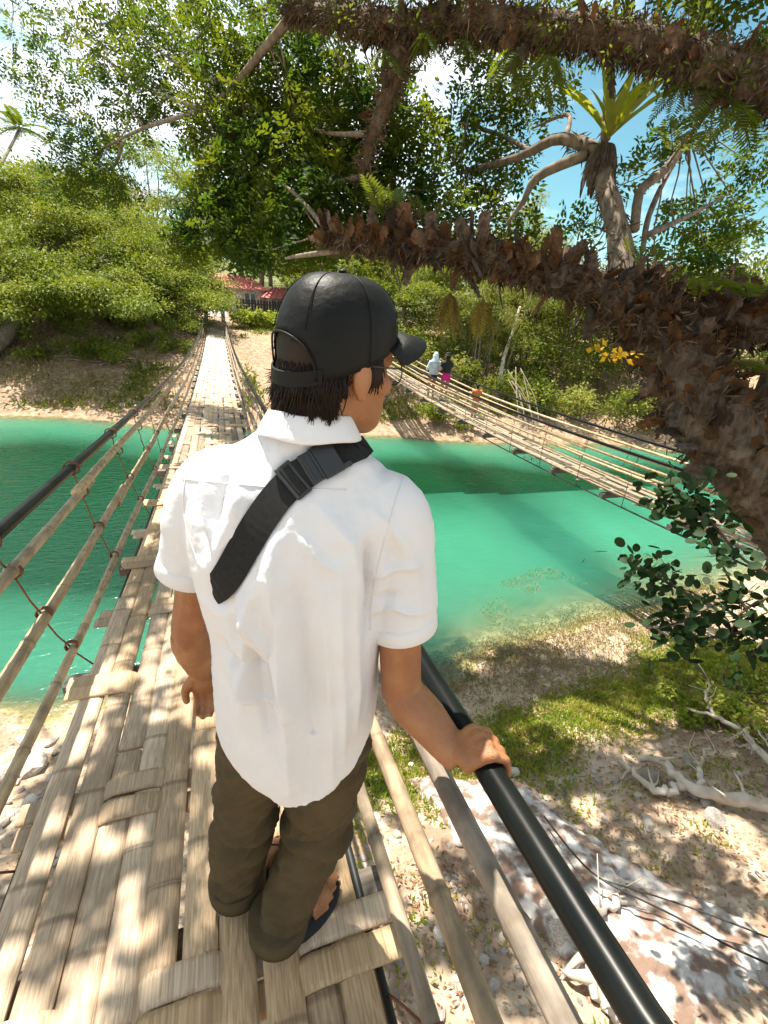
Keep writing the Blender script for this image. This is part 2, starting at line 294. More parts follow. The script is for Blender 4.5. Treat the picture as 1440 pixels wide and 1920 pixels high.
# ------------------------------------------------------------------ foliage tools
def unit(v): return v/(np.linalg.norm(v, axis=-1, keepdims=True)+1e-9)
class Leaves:
    """collects many leaf faces for one crown"""
    def __init__(s): s.V = []
    def add(s, P, D, Nn, ln, wd):
        D = unit(D); B = unit(np.cross(Nn, D)); ln = np.asarray(ln).reshape(-1, 1); wd = np.asarray(wd).reshape(-1, 1)
        up = unit(np.cross(D, B))
        s.V.append(np.stack([P, P+D*ln*.45+B*wd*.5+up*wd*.12, P+D*ln, P+D*ln*.45-B*wd*.5+up*wd*.12], 1))
    def blob(s, c, r, n, ln, wd, droop=.3, flat=.6, shell=.45, sprays=0):
        """n leaves (or sprays of leaflets) through an ellipsoid's volume"""
        u = unit(rng.normal(size=(n, 3))); rad = (shell+(1-shell)*rng.random(n)**.6)[:, None]
        C = np.asarray(c); P = C+u*rad*np.asarray(r)
        P = P+.12*np.asarray(r)*rng.normal(size=(n, 3))
        D = unit(u*np.array([1, 1, .4])+.7*rng.normal(size=(n, 3))+np.array([0, 0, -droop])); Nn = unit(rng.normal(size=(n, 3))*(1-flat)+np.array([0, 0, flat*1.6]))
        if not sprays:
            s.add(P, D, Nn, ln*(.7+.6*rng.random(n)), wd*(.7+.6*rng.random(n))); return
        Lt = sprays*ln*.62*(.7+.6*rng.random((n, 1)))
        B = unit(np.cross(Nn, D)); Nn = unit(np.cross(D, B))
        for k in range(sprays):
            t = (k+.4)/sprays; Q = P+D*Lt*t-np.array([0, 0, 1])*Lt*.25*t*t
            for sg in (-1, 1):
                dd = D*.45+B*sg*.9+.12*rng.normal(size=(n, 3)); sc = math.sin(math.pi*(.18+.72*t))
                s.add(Q, dd, Nn+.2*rng.normal(size=(n, 3)), ln*sc*(.85+.3*rng.random(n)), wd*sc*(.85+.3*rng.random(n)))
    def mesh(s, name):
        V = np.concatenate(s.V).reshape(-1, 3); return npmesh(name, V, np.arange(len(V)).reshape(-1, 4))
def branch(mb, a, b, r0, r1, n=7, wob=.08, sag=0.0, seg=6):
    a = np.array(a, float); b = np.array(b, float); L_ = np.linalg.norm(b-a); t = np.linspace(0, 1, n)[:, None]
    P = a+(b-a)*t; w = np.cumsum(rng.normal(size=(n, 3)), 0)*wob*L_*.3*np.sin(math.pi*t)*.7; P = P+w; P[:, 2] += (sag*L_*np.sin(math.pi*t))[:, 0]
    mb.tube(P, [r0, r1], seg); return P

# ------------------------------------------------------------------ suspension bridges
def strip(cx0, y0, y1, w, zf, th=.016, crown=.010, nseg=10, ph=0.0, wav=0.0, nodes=.38):
    """one split-bamboo strip running along y: convex top, raised node rings"""
    ys_ = list(np.linspace(y0, y1, nseg+1))
    nd = []
    if nodes:
        q = y0+nodes*(.3+.5*(ph % 1))
        while q < y1-.05: nd.append(q); q += nodes*(.85+.3*rng.random())
    st = [(y, 0) for y in ys_]+[(n-.014, 0) for n in nd]+[(n-.004, .003) for n in nd]+[(n+.004, .003) for n in nd]+[(n+.014, 0) for n in nd]
    st.sort(); R = []
    for y, up in st:
        e = min(y-y0, y1-y); x = cx0+wav*math.sin(y*1.7+ph*6); z = zf(y)
        hw = w*.5*(1+up*2.2); c = crown+up*.9
        R.append([(x-hw, y, z-th), (x-hw*1.0, y, z-th*.15), (x-hw*.62, y, z+c*.72), (x, y, z+c), (x+hw*.62, y, z+c*.72), (x+hw, y, z-th*.15), (x+hw, y, z-th)])
    m = MB().rings(R); m.joint = np.repeat([1.0 if up else 0.0 for _, up in st], 7); return m
def cross_strip(y, x0, x1, w, hf, th=.012, skew=0.0, n=44):
    R = []
    for x in np.linspace(x0, x1, n):
        z = hf(x); yy = y+skew*(x-x0); 
        R.append([(x, yy-w/2, z-th), (x, yy-w/2, z), (x, yy-w*.3, z+.0035), (x, yy+w*.3, z+.0035), (x, yy+w/2, z), (x, yy+w/2, z-th)])
    R = [r[::-1] for r in R]
    return MB().rings(R)
def pole(P, r, mat_, parent, name='bamboo_rail', nodes=.42, seg=9):
    P = np.array(P); d = np.r_[0, np.cumsum(np.linalg.norm(np.diff(P, axis=0), axis=1))]
    st = [(s, r) for s in np.linspace(0, d[-1], max(4, int(d[-1]/.5)))]
    q = nodes*rng.random()
    while q < d[-1]-.03:
        st += [(q-.012, r), (q, r*1.14), (q+.012, r)]; q += nodes*(.8+.4*rng.random())
    st = sorted(x for x in st if 0 <= x[0] <= d[-1])
    s = np.array([a for a, _ in st]); rr = np.array([b for _, b in st])*np.linspace(1.06, .92, len(st))
    Q = np.stack([np.interp(s, d, P[:, i]) for i in range(3)], 1)
    m = MB(); m.tube(Q, list(rr), seg) if False else None
    T = np.gradient(P, axis=0); t0 = unit(P[-1]-P[0]); u = np.array([0, 0, 1.]); w = unit(np.cross(t0, u)); u = np.cross(w, t0); a = np.arange(seg)*2*math.pi/seg
    m.rings([Q[i]+np.outer(np.cos(a)*rr[i], u)+np.outer(np.sin(a)*rr[i], -w) for i in range(len(Q))])
    m.joint = np.repeat([1.0 if (rr[i] > 1.06*.5*(rr[i-1]+rr[min(i+1, len(rr)-1)]) and 0 < i < len(rr)-1) else 0.0 for i in range(len(rr))], seg)
    return obj(name, m, mat_, parent)
def lash(c, r, axis, parent, turns=2, wr=.0035):
    """a few turns of twine round a pole"""
    axis = unit(np.array(axis, float)); u = unit(np.cross(axis, [1, 0, 0.3])); w = np.cross(axis, u); P = []
    for t in np.linspace(0, 1, 10*turns+1): P.append(np.array(c)+axis*(t-.5)*turns*wr*2.3+(u*math.cos(t*turns*2*math.pi)+w*math.sin(t*turns*2*math.pi))*(r+wr*.6))
    return P

def deck1(y): return -.85+.00192*(22-y)**2
BX0, BX1 = -.705, .305; BY0, BY1 = -2.6, 37.6
bridge = empty('suspension_bridge', (-.2, 17, -4), 'long woven bamboo footbridge with black pipe handrails leading to the red roofed houses', 'bridge')
NP = 10; pw = (BX1-BX0)/NP; rows = np.arange(-2.0, 37.3, .66); GAP = .004
for i in range(NP):
    y = BY0+rng.random()*2.2; prev = BY0
    cx0 = BX0+pw*(i+.5)
    cuts = [BY0]
    while y < BY1-1.5: cuts.append(y); y += 2.6+1.6*rng.random()
    cuts.append(BY1)
    for a, b in zip(cuts[:-1], cuts[1:]):
        if b-a < .3: continue
        ph = rng.random(); dz = .004*rng.normal()
        tilt = .006*rng.normal()
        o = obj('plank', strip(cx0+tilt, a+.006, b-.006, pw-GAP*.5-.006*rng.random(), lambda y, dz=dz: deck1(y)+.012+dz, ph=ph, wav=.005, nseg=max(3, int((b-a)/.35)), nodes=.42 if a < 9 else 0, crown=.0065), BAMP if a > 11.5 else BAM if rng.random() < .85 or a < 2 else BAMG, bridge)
for k, ry in enumerate(rows):
    par = k % 2
    for j in (-.5, .5):
        yy = ry+j*.088+.008*rng.normal(); zz = deck1(yy)+.012; e0 = BX0-.05-.09*rng.random(); e1 = BX1+.05+.08*rng.random()
        def hf(x, par=par, zz=zz):
            g = (x-BX0)/(2*pw); t = g-math.floor(g); gi = int(math.floor(g)); 
            over = lambda q: 1.0 if (q+par) % 2 == 0 else -1.0
            gi = min(max(gi, 0), 4); tt = min(max(g-gi, 0), 1); h = over(gi)
            if tt < .16 and gi > 0: h = h*(.5+tt*3.125)+over(gi-1)*(.5-tt*3.125)
            elif tt > .84 and gi < 4: h = h*(.5+(1-tt)*3.125)+over(gi+1)*(.5-(1-tt)*3.125)
            return zz+.002+(.018 if h > 0 else .030)*h
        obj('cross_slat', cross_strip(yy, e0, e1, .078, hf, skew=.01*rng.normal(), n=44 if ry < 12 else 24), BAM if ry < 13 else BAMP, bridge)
for y in np.arange(-1.9, 37, 1.32):      # timber bearers hung below the deck
    z = deck1(y)-.105
    b = MB().box((-.2+.03*rng.normal(), y+.06, z), .60+.05*rng.random(), .045, .045)
    o = obj('cross_beam', b, BEAM, bridge, smooth=False); bv = o.modifiers.new('b', 'BEVEL'); bv.width = .008; bv.segments = 2
def rail1(side, y, off, h): return (-.2+side*off, y, deck1(y)+h)
for side in (-1, 1):
    ysl = np.linspace(BY0, BY1-.2, 60)
    hh = lambda y: .895-.10*min(1, max(0, (y-2)/10))+.5*max(0, (y-30)/8)**2+.4*max(0, -y/3)
    pipe_f = lambda y: rail1(side, y, .635-.12*max(0, (y-28)/10), hh(y))
    obj('handrail_pipe', MB().tube([pipe_f(y) for y in ysl], .0265, 16), PIPE, bridge)
    obj('edge_cable', MB().tube([rail1(side, y, .525, -.045) for y in ysl], .014, 8), CABLE, bridge)
    spec = [(.72, .625, .0250), (.45, .60, .0255), (.19, .565, .022)]
    for h, off, r in spec:
        y = BY0+rng.random()
        while y < BY1-1:
            y2 = min(y+4.2+1.5*rng.random(), BY1-.4)
            dh = .02*rng.normal(); d2 = .02*rng.normal()
            sc = lambda q: 1-.10*min(1, max(0, (q-2)/10))
            pole([rail1(side, q, off+.006*math.sin(q*2), h*sc(q)+dh+(d2-dh)*(q-y)/(y2-y)) for q in np.linspace(y, y2, 12)], r, BAMG if side > 0 or y > 16 else BAMR, bridge)  # right-hand rails: weathered grey-brown, with canopy shade put into the darker tone
            y = y2-.35
    for y in np.arange(-1.35+.25*(side > 0), 37, 1.05):
        m = MB(); sl = .16+.05*rng.normal(); sc = 1-.10*min(1, max(0, (y-2)/10))
        pts = [np.array(pipe_f(y))]
        for q, (h, off, r) in enumerate(spec): pts.append(np.array(rail1(side, y+sl*(q+1)*.6*1.0, off, h*sc))+np.array([side*r*.6, 0, 0]))
        pts.append(np.array(rail1(side, y+sl*2.6, .53, -.045)))
        Q = []
        for a, b in zip(pts[:-1], pts[1:]):
            for t in np.linspace(0, 1, 4)[:-1]: Q.append(a+(b-a)*t+.004*rng.normal(size=3))
        Q.append(pts[-1])
        m.tube(Q, .0042, 5)
        hg = obj('hanger_twine', m, TWINE, bridge)
        if y < 9:
            for c, rr in [(pts[0], .035)]+[(p-np.array([side*r*.6, 0, 0]), r) for p, (h, off, r) in zip(pts[1:4], spec)]:
                obj('lashing', MB().tube(lash(c, rr+.002, (0, 1, -.05), hg, 3), .004, 5), TWINE, hg)
for sx in (-.78, .38):
    b = MB().tube([(sx, BY1+.3, -1.6), (sx, BY1+.3, 1.55)], [.15, .13], 8, jit=.0); obj('pylon', b, CONC, bridge)
obj('abutment', MB().box((-.2, BY1+1.2, -.75), 1.1, 1.2, .335), CONC, bridge, smooth=False)

def deck2(y): return -1.42+.0035*(12-y)**2
bridge2 = empty('suspension_bridge', (7.8, 12, -4), 'second bamboo footbridge seen from the side with two women standing on it', 'bridge')
X0, X1 = 7.25, 8.25
for i in range(9):
    w = (X1-X0)/9; y = -1+rng.random()*2
    while y < 30:
        y2 = y+2.4+1.4*rng.random()
        obj('plank', strip(X0+w*(i+.5)+.01*rng.normal(), y, min(y2-.02, 30.5), w-.012-.02*rng.random(), lambda q, d=.012*rng.normal(): deck2(q)+d, nodes=0, nseg=5, wav=.01), BAMG, bridge2); y = y2
for y in np.arange(-.6, 30, .8):
    obj('cross_slat', cross_strip(y+.05*rng.normal(), X0-.08-.1*rng.random(), X1+.1, .08, lambda x, y=y, s=rng.random()*6: deck2(y)+.012+.022*math.sin(x*14+s), n=18), BAMG, bridge2)
    if int(y/.8) % 2 == 0: obj('cross_beam', MB().box((7.75, y, deck2(y)-.09), .62, .05, .05), BEAM, bridge2, smooth=False)
for side in (-1, 1):
    f2 = lambda y, off, h: (7.75+side*off, y, deck2(y)+h)
    ysl = np.linspace(-1, 30, 40)
    obj('handrail_pipe', MB().tube([f2(y, .64, .92+.25*max(0, (y-22)/8)) for y in ysl], .03, 10), PIPE, bridge2)
    obj('edge_cable', MB().tube([f2(y, .54, -.16) for y in ysl], .018, 6), CABLE, bridge2)
    for h, off in ((.74, .63), (.56, .62), (.38, .60), (.17, .57)):
        y = -1+rng.random()
        while y < 29:
            y2 = min(y+4+2*rng.random(), 30); dh = .025*rng.normal(); d2 = .025*rng.normal()
            pole([f2(q, off, h+dh+(d2-dh)*(q-y)/(y2-y)) for q in np.linspace(y, y2, 8)], .029, BAMR, bridge2, seg=7, nodes=.6); y = y2-.3
    for y in np.arange(-.5, 30, 1.3):
        obj('hanger_twine', MB().tube([f2(y, .64, .9), f2(y+.06, .62, .4), f2(y+.1, .55, -.16)], .007, 5), TWINE, bridge2)
for sx in (7.05, 8.45): obj('pylon', MB().tube([(sx, 30.5, -1.5), (sx, 30.5, 2.0)], .14, 8), CONC, bridge2)

# ------------------------------------------------------------------ the man on the bridge
def solid(name, mb, voxel, smooth=6, disp=None):
    """fuse overlapping closed shapes into one continuous surface"""
    me = mb.mesh(name); o = bpy.data.objects.new(name+'_tmp', me); COL.objects.link(o)
    r = o.modifiers.new('r', 'REMESH'); r.mode = 'VOXEL'; r.voxel_size = voxel; r.use_smooth_shade = True
    s = o.modifiers.new('s', 'SMOOTH'); s.factor = .5; s.iterations = smooth
    dg = bpy.context.evaluated_depsgraph_get(); ev = o.evaluated_get(dg); out = bpy.data.meshes.new_from_object(ev)
    bpy.data.objects.remove(o); bpy.data.meshes.remove(me); out.name = name; out.shade_smooth()
    if disp:
        n = len(out.vertices); c = np.empty(n*3, np.float32); out.vertices.foreach_get('co', c); c = c.reshape(-1, 3)
        nn = np.empty(n*3, np.float32); out.vertex_normals.foreach_get('vector', nn); nn = nn.reshape(-1, 3)
        c = c+nn*disp(c, nn)[:, None]; out.vertices.foreach_set('co', c.astype(np.float32).ravel()); out.update()
    return out
TA = math.radians(18); TC = np.array([.118, .762])
tu = np.array([math.cos(TA), -math.sin(TA), 0]); tv = np.array([math.sin(TA), math.cos(TA), 0])
def T(u, v, z): return np.array([TC[0], TC[1], 0])+tu*u+tv*v+np.array([0, 0, z])
def tinv(c): d = c[:, :2]-TC; return d@tu[:2], d@tv[:2], c[:, 2]
def ering(u, v, z, hw, hd, n=40, pw_=2.3, tail=None):
    R = []
    for a in np.arange(n)*2*math.pi/n:
        ca, sa = math.cos(a), math.sin(a); x = abs(ca)**(2/pw_)*math.copysign(1, ca)*hw; y = abs(sa)**(2/pw_)*math.copysign(1, sa)*hd
        R.append(T(u+x, v+y, z if tail is None else z+tail(a)))
    return R
FZ = .045      # deck level under the feet
person = empty('person', (.10, .76, FZ), 'man in white shirt and black cap gripping the right pipe handrail', 'person')
# joints measured from the photograph
shL = T(-.143, .01, 1.416); shR = T(.164, -.01, 1.403)
cuL = at(352, 1066, y=.845); cuR = at(752, 1160, y=.685)
elL = at(356, 1185, y=.875); elR = at(752, 1300, y=.645)
wrL = at(378, 1262, y=.93); 
RX, RY = .435, .50; RZ = deck1(RY)+.895; PR = .0265
wrR = at(862, 1428, y=.505)
hpL, hpR = T(-.085, .0, .90), T(.085, .0, .88)
knL, knR = at(452, 1560, y=.80), at(588, 1572, y=.735)
anL, anR = np.array([-.045, .835, FZ+.10]), np.array([.060, .702, FZ+.10])
# head frame
HA = math.radians(66); hf_ = np.array([math.sin(HA), math.cos(HA), -.02]); hr_ = np.array([math.cos(HA), -math.sin(HA), 0]); hf_ = unit(hf_); hu_ = np.cross(hr_, hf_)
HC = np.array([.180, .772, 1.508])
def Hd(f, s, h): return HC+hf_*f+hr_*s+hu_*h
def hring(f, h, rs, rf, n=28): return [Hd(f+math.sin(a)*rf, math.cos(a)*rs, h) for a in -np.arange(n)*2*math.pi/n]
body = MB()
body.rings([r[::-1] for r in [hring(*q) for q in ((.060, -.002, .02, .02), (.052, .012, .038, .042), (.038, .032, .050, .060), (.020, .06, .058, .080), (.006, .10, .066, .092), (0, .135, .072, .096), (-.003, .17, .074, .097), (-.004, .20, .066, .085), (-.004, .222, .042, .055), (-.004, .232, .015, .02))]])
Aax = [hf_, hr_, hu_]
for s_ in (-1, 1):
    body.ell(Hd(-.008, s_*.079, .106), (.019, .009, .032), ax=Aax); body.ell(Hd(-.004, s_*.074, .078), (.010, .008, .010), ax=Aax); body.ell(Hd(.082, s_*.03, .128), (.014, .016, .012), ax=Aax)
    body.ell(Hd(.060, s_*.045, .09), (.025, .02, .022), ax=Aax)
body.ell(Hd(.098, 0, .092), (.018, .014, .018), ax=Aax); body.ell(Hd(.092, 0, .115), (.012, .009, .03), ax=Aax); body.ell(Hd(.086, 0, .055), (.012, .024, .010), ax=Aax); body.ell(Hd(.076, 0, .018), (.016, .02, .015), ax=Aax)
body.ell(Hd(.085, 0, .145), (.014, .05, .014), ax=Aax)
nk0 = T(.012, 0, 1.42); nk1 = Hd(-.018, 0, .08)
body.tube([nk0, (nk0+nk1)/2, nk1], [.066, .056, .058], 16)
for r in [(0, 0, .86, .14, .095), (0, 0, 1.0, .135, .09), (0, 0, 1.2, .15, .095), (0, 0, 1.38, .16, .085), (0, 0, 1.46, .09, .06)]: pass
body.rings([ering(0, 0, z, a, b, 20) for z, a, b in ((.80, .13, .09), (.95, .135, .09), (1.15, .14, .09), (1.32, .165, .09), (1.42, .15, .07), (1.48, .07, .05))])
def limb(mb, pts, rads, n=14, k=6): 
    P = spline(pts, (len(pts)-1)*k+1); mb.tube(P, list(np.interp(np.linspace(0, 1, len(P)), np.linspace(0, 1, len(rads)), rads)), n)
limb(body, [shL, (shL+elL)/2+tv*-.004, elL], [.052, .047, .047, .042, .040]); limb(body, [elL, (elL*.55+wrL*.45), wrL], [.040, .046, .043, .034, .026])
limb(body, [shR, (shR+elR)/2+tu*.006, elR], [.045, .042, .044, .043, .042]); limb(body, [elR, (elR*.6+wrR*.4)+tu*.006, wrR], [.042, .047, .045, .037, .027])
body.ell(elR+np.array([-.012, -.016, .0]), (.026, .026, .03)); body.ell(elL+np.array([-.004, -.018, 0]), (.026, .026, .03))
# right hand over the pipe: knuckles above, four fingers round the far side, thumb below
pt = unit(np.array([0, 1, -.03])); ou = np.array([1., 0, 0]); up_ = np.array([0, 0, 1.])
def around(ang, rad, y): return np.array([RX, 0, deck1(y)+.895])+np.array([math.sin(ang)*rad, y, math.cos(ang)*rad])
hy = RY-.004
palm0 = wrR
for q, (oy, r0, reach, rr) in enumerate(((.036, .60, 2.35, .0098), (.014, .66, 2.55, .0104), (-.009, .62, 2.45, .0100), (-.030, .50, 2.15, .0088))):
    y = hy+oy; R_ = PR+rr*.85
    k = around(-.10+.05*q, R_+.012-(.003 if q in (0, 3) else 0), y)
    body.tube(spline([palm0+pt*oy*.55+up_*.006, (palm0+k)/2+up_*.012+pt*oy*.25, k], 8), [.016, .0155, .0125], 10)
    P = [k]+[around(a, R_+(.005 if i == 1 else 0), y-.004*i) for i, a in enumerate(np.linspace(.35, reach, 5))]
    body.tube(spline(P, 14), [rr*1.2, rr*1.05, rr*1.12, rr, rr*.98, rr*.85, rr*.7], 10)
    body.ell(P[-1], (rr*.8,)*3); body.ell(k+up_*.001, (rr*1.25, rr*1.05, rr*1.05))
body.ell(palm0*.45+around(-.3, PR+.012, hy)*.55+up_*.006, (.040, .036, .016))
tb = palm0*.55+around(-.6, PR+.01, hy+.05)*.45
body.tube(spline([palm0+up_*-.002+pt*.01, tb, around(-1.15, PR+.011, hy+.058), around(-1.9, PR+.011, hy+.062)], 12), [.016, .0155, .0125, .0115, .009], 10)
# left hand, hanging, loosely curled
wl = unit(wrL-elL); hs = unit(np.cross(wl, up_)); hn = np.cross(hs, wl)
body.ell(wrL+wl*.045, (.042, .018, .050), ax=[hs, hn, wl]) if False else body.ell(wrL+wl*.045, (.040, .016, .052), ax=[hs, hn, wl])
for q, (o_, ln_) in enumerate(((-.028, .066), (-.010, .075), (.009, .070), (.026, .056))):
    k = wrL+wl*.085+hs*o_; body.tube(spline([k-wl*.02, k+wl*ln_*.45, k+wl*ln_*.8+hn*ln_*.3*-1, k+wl*ln_*.85+hn*ln_*.65*-1], 10), [.0095, .0092, .0088, .0075], 8)
body.tube(spline([wrL+wl*.02-hs*.02, wrL+wl*.06-hs*.045-hn*.01, wrL+wl*.10-hs*.045-hn*.025], 8), [.014, .0115, .009], 8)
# legs and feet
for hp, kn, an in ((hpL, knL, anL), (hpR, knR, anR)):
    limb(body, [hp, (hp+kn)/2, kn], [.06, .055, .042]); limb(body, [kn, (kn*.55+an*.45), an], [.040, .044, .038, .034])
FOOT = []
for an, ang, ex in ((anL, math.radians(55), 0), (anR, math.radians(70), 1)):
    fd = np.array([math.sin(ang), math.cos(ang), 0]); fs = np.array([math.cos(ang), -math.sin(ang), 0]); base = np.array([an[0], an[1], FZ+.024])+fd*.014; FOOT.append((base, fd, fs, ex))
    P = [base-fd*.045+up_*.022, base-fd*.02+up_*.032, base+fd*.03+up_*.042, base+fd*.09+up_*.028, base+fd*.145+up_*.016]
    body.tube(spline(P, 14), [.024, .032, .034, .036, .034, .022], 14, flat=.8)
    body.tube([base-fd*.014+up_*.03, np.array(an)+up_*.02], [.036, .037], 12)
    sgn = 1 if ex else -1       # big toe on the inner side
    for q, (so_, ln_, rr) in enumerate(((-.034, .062, .0135), (-.010, .056, .0092), (.008, .048, .0088), (.024, .038, .0082), (.038, .026, .0078))):
        a0 = base+fd*(.135-.012*max(0, q-1))+fs*so_*sgn+up_*.013; body.tube(spline([a0-fd*.02, a0+fd*ln_*.5+up_*.004, a0+fd*ln_], 7), [rr, rr, rr*1.05, rr*.8], 8); body.ell(a0+fd*ln_, (rr*.8,)*3)
obj('body', solid('body', body, .0042, 4), SKIN, person)

# shirt: torso, sleeves and shirt tail fused, then pulled into folds
sh = MB()
def tail(a):   # back centre (a = -90 deg) hangs low, sides cut high
    s = math.sin(a); st = min(1, max(0, (math.cos(a)+.16)/.05)); return -.155*max(0, -s)**1.4-.125*max(0, s)**1.4-(.028*st*max(0, -s)**2 if s < 0 else 0)
rg = [ering(.0, -.002, .885, .178, .125, 64, 2.1, tail), ering(0, -.002, .897, .180, .128, 64, 2.1, lambda a: tail(a)*.93), ering(0, -.002, .96, .180, .128, 64, 2.1, lambda a: tail(a)*.35)]
for z, u, v, a, b in ((1.02, 0, 0, .176, .126), (1.12, .0, -.004, .178, .128), (1.22, .0, -.010, .188, .132), (1.30, 0, -.012, .196, .130), (1.37, 0, -.010, .197, .118), (1.42, .0, -.004, .186, .100), (1.455, .003, .002, .158, .085), (1.485, .008, .006, .112, .074), (1.51, .014, .008, .078, .066), (1.525, .018, .008, .066, .060)):
    rg.append(ering(u, v, z, a, b, 64, 2.2))
sh.rings(rg)
def sleeve(s0, s1, r0, r1, off):
    d = unit(s1-s0); limb(sh, [s0-tu*off*.07+up_*.004, s0+d*.02+tu*off*.004, s0+(s1-s0)*.55+tu*off*.006, s1], [.055, .064, .066, .067, r1*1.0, r1], 26, 6)
sleeve(shL, cuL, .07, .058, -1); sleeve(shR, cuR+(cuR-shR)*.02, .07, .071, 1)
FOLDS = []
def fold(pix, amp, wid, yv=.64):
    P = [at(px, py, y=yv) for px, py in pix]; u, v, z = tinv(np.array(P)); FOLDS.append((np.stack([u, z], 1), amp, wid))
fold([(500, 1010), (520, 1180), (535, 1330), (545, 1500)], .011, .020); fold([(560, 1080), (580, 1250), (600, 1480)], -.008, .018)
fold([(470, 1090), (455, 1200), (440, 1400)], .008, .016); fold([(640, 1050), (640, 1220), (645, 1440)], .009, .02); fold([(612, 1090), (618, 1300), (625, 1470)], .006, .012)
fold([(430, 1130), (500, 1215), (560, 1350)], .008, .014); fold([(425, 1150), (470, 1260), (500, 1400)], -.007, .013); fold([(420, 1200), (430, 1290), (480, 1350)], .007, .012); fold([(400, 1240), (440, 1265), (520, 1270)], -.006, .012)
fold([(400, 1290), (460, 1330), (560, 1340)], .005, .010); fold([(590, 950), (660, 1010), (690, 1120)], .006, .02); fold([(420, 920), (430, 1000), (410, 1090)], .007, .02); fold([(480, 880), (470, 960), (440, 1050)], -.006, .02); fold([(385, 900), (370, 980), (375, 1060)], -.008, .014)
fold([(690, 1010), (700, 1090), (695, 1180)], -.013, .013); fold([(668, 1080), (665, 1220), (668, 1380)], .007, .014); fold([(560, 1000), (600, 1040), (650, 1060)], .004, .012)
fold([(520, 1120), (500, 1290), (515, 1440)], -.007, .014); fold([(700, 960), (745, 1000), (790, 1080)], .005, .016); fold([(705, 1080), (740, 1060), (790, 1050)], .004, .009); fold([(705, 1120), (745, 1105), (800, 1110)], -.004, .008); fold([(700, 1150), (740, 1130), (800, 1140)], .004, .008); fold([(325, 940), (345, 1000), (370, 1070)], .005, .010); fold([(318, 980), (345, 1040), (385, 1090)], -.004, .008)
STRAPC = [(700, 838), (672, 842), (640, 852), (600, 872), (545, 905), (505, 955), (470, 1010), (440, 1062), (415, 1112), (398, 1150)]
def shirt_disp(c, nn):
    u, v, z = tinv(c); d = np.zeros(len(c)); back = np.clip(-(nn@tv)*1.6+.2, 0, 1)
    for P, amp, wid in FOLDS:
        best = np.full(len(c), 9.); tb_ = np.zeros(len(c)); n = len(P)-1
        for i in range(n):
            a, b = P[i], P[i+1]; ab = b-a; t = np.clip(((u-a[0])*ab[0]+(z-a[1])*ab[1])/(ab@ab), 0, 1); q = np.hypot(u-a[0]-t*ab[0], z-a[1]-t*ab[1]); m = q < best; best = np.where(m, q, best); tb_ = np.where(m, (i+t)/n, tb_)
        d += 2.7*amp*(.55*np.exp(-(best/wid)**2)+.45*np.exp(-best/(wid*.55)))*np.clip(np.sin(math.pi*np.clip(tb_*.86+.10, 0, 1)), 0, 1)*back
    PS = np.array([at(px, py, y=.64) for px, py in STRAPC]); su, sv, sz = tinv(PS); bs = np.full(len(c), 9.)
    for i in range(len(PS)-1):
        a = np.array([su[i], sz[i]]); ab = np.array([su[i+1], sz[i+1]])-a; t = np.clip(((u-a[0])*ab[0]+(z-a[1])*ab[1])/(ab@ab), 0, 1); bs = np.minimum(bs, np.hypot(u-a[0]-t*ab[0], z-a[1]-t*ab[1]))
    d *= 1-.9*np.exp(-(bs/.038)**4)
    d += .005*fbm(u*1.0+v, z*.5, 4, 3, 12)+.0018*fbm(u+v*.7+z*.5, z-u*.6, 6, 3, 28)-.002*np.abs(fbm(u*.8-v*.5-z*.7, z+u*.5, 16, 2, 20))
    P = np.array([at(px, py, y=.64) for px, py in STRAPC]); pu, pv, pz = tinv(P); best = np.full(len(c), 9.)
    for i in range(len(P)-1):
        a = np.array([pu[i], pz[i]]); ab = np.array([pu[i+1], pz[i+1]])-a; t = np.clip(((u-a[0])*ab[0]+(z-a[1])*ab[1])/(ab@ab), 0, 1); best = np.minimum(best, np.hypot(u-a[0]-t*ab[0], z-a[1]-t*ab[1]))
    d += back*(-.006*np.exp(-(best/.022)**4)+.004*np.exp(-((best-.04)/.016)**2))
    low = np.clip((.95-z)/.15, 0, 1); d += low*.0*np.sin(np.arctan2(v, u)*9+2*np.sin(np.arctan2(v, u)*4))
    slv = np.clip((np.abs(u)-.175)/.03, 0, 1)*(z > 1.0); d = np.where(d < 0, d*(1-.9*slv), d); d = np.where(z < .93, np.maximum(d, -.007), d)
    return d
shirt_me = solid('shirt', sh, .0040, 7, shirt_disp)
shirt = obj('shirt', shirt_me, SHIRT, person)
sbv = BVHTree.FromPolygons([v.co.copy() for v in shirt_me.vertices], [tuple(p.vertices) for p in shirt_me.polygons])
def onshirt(px, py, lift=.003):
    r = Vector(ROT @ np.array([(px-PCX)/PF, -(py-PCY)/PF, -1.0])).normalized(); h = sbv.ray_cast(Vector(CAM), r)
    if h[0] is None: return None
    return np.array(h[0])+np.array(h[1])*lift, np.array(h[1])
# shirt collar: stand and fall round the neck
cr = MB(); prof = [(.062, 1.500, 0), (.064, 1.548, 0), (.0665, 1.553, 0), (.070, 1.548, 0), (.080, 1.530, 0), (.089, 1.512, 0), (.087, 1.509, 0), (.077, 1.522, 0), (.067, 1.535, 0)]
CR = []
for rr, z, _ in prof:
    ring = []
    for a in np.linspace(math.radians(-238), math.radians(58), 44):
        bk = max(0, -math.sin(a)); ring.append(T(.020+math.cos(a)*rr*1.02, .004+math.sin(a)*rr*(1.0), z+.006*bk-.03*max(0, math.sin(a)+.2)+.002*math.sin(a*5)))
    CR.append(ring)
b0 = len(cr.v); n_ = len(CR[0]); m_ = len(CR)
for ring in CR: cr.v.extend([tuple(p) for p in ring])
for i in range(m_):
    for j in range(n_-1): k = (i+1) % m_; cr.f.append((i*n_+j, i*n_+j+1, k*n_+j+1, k*n_+j))
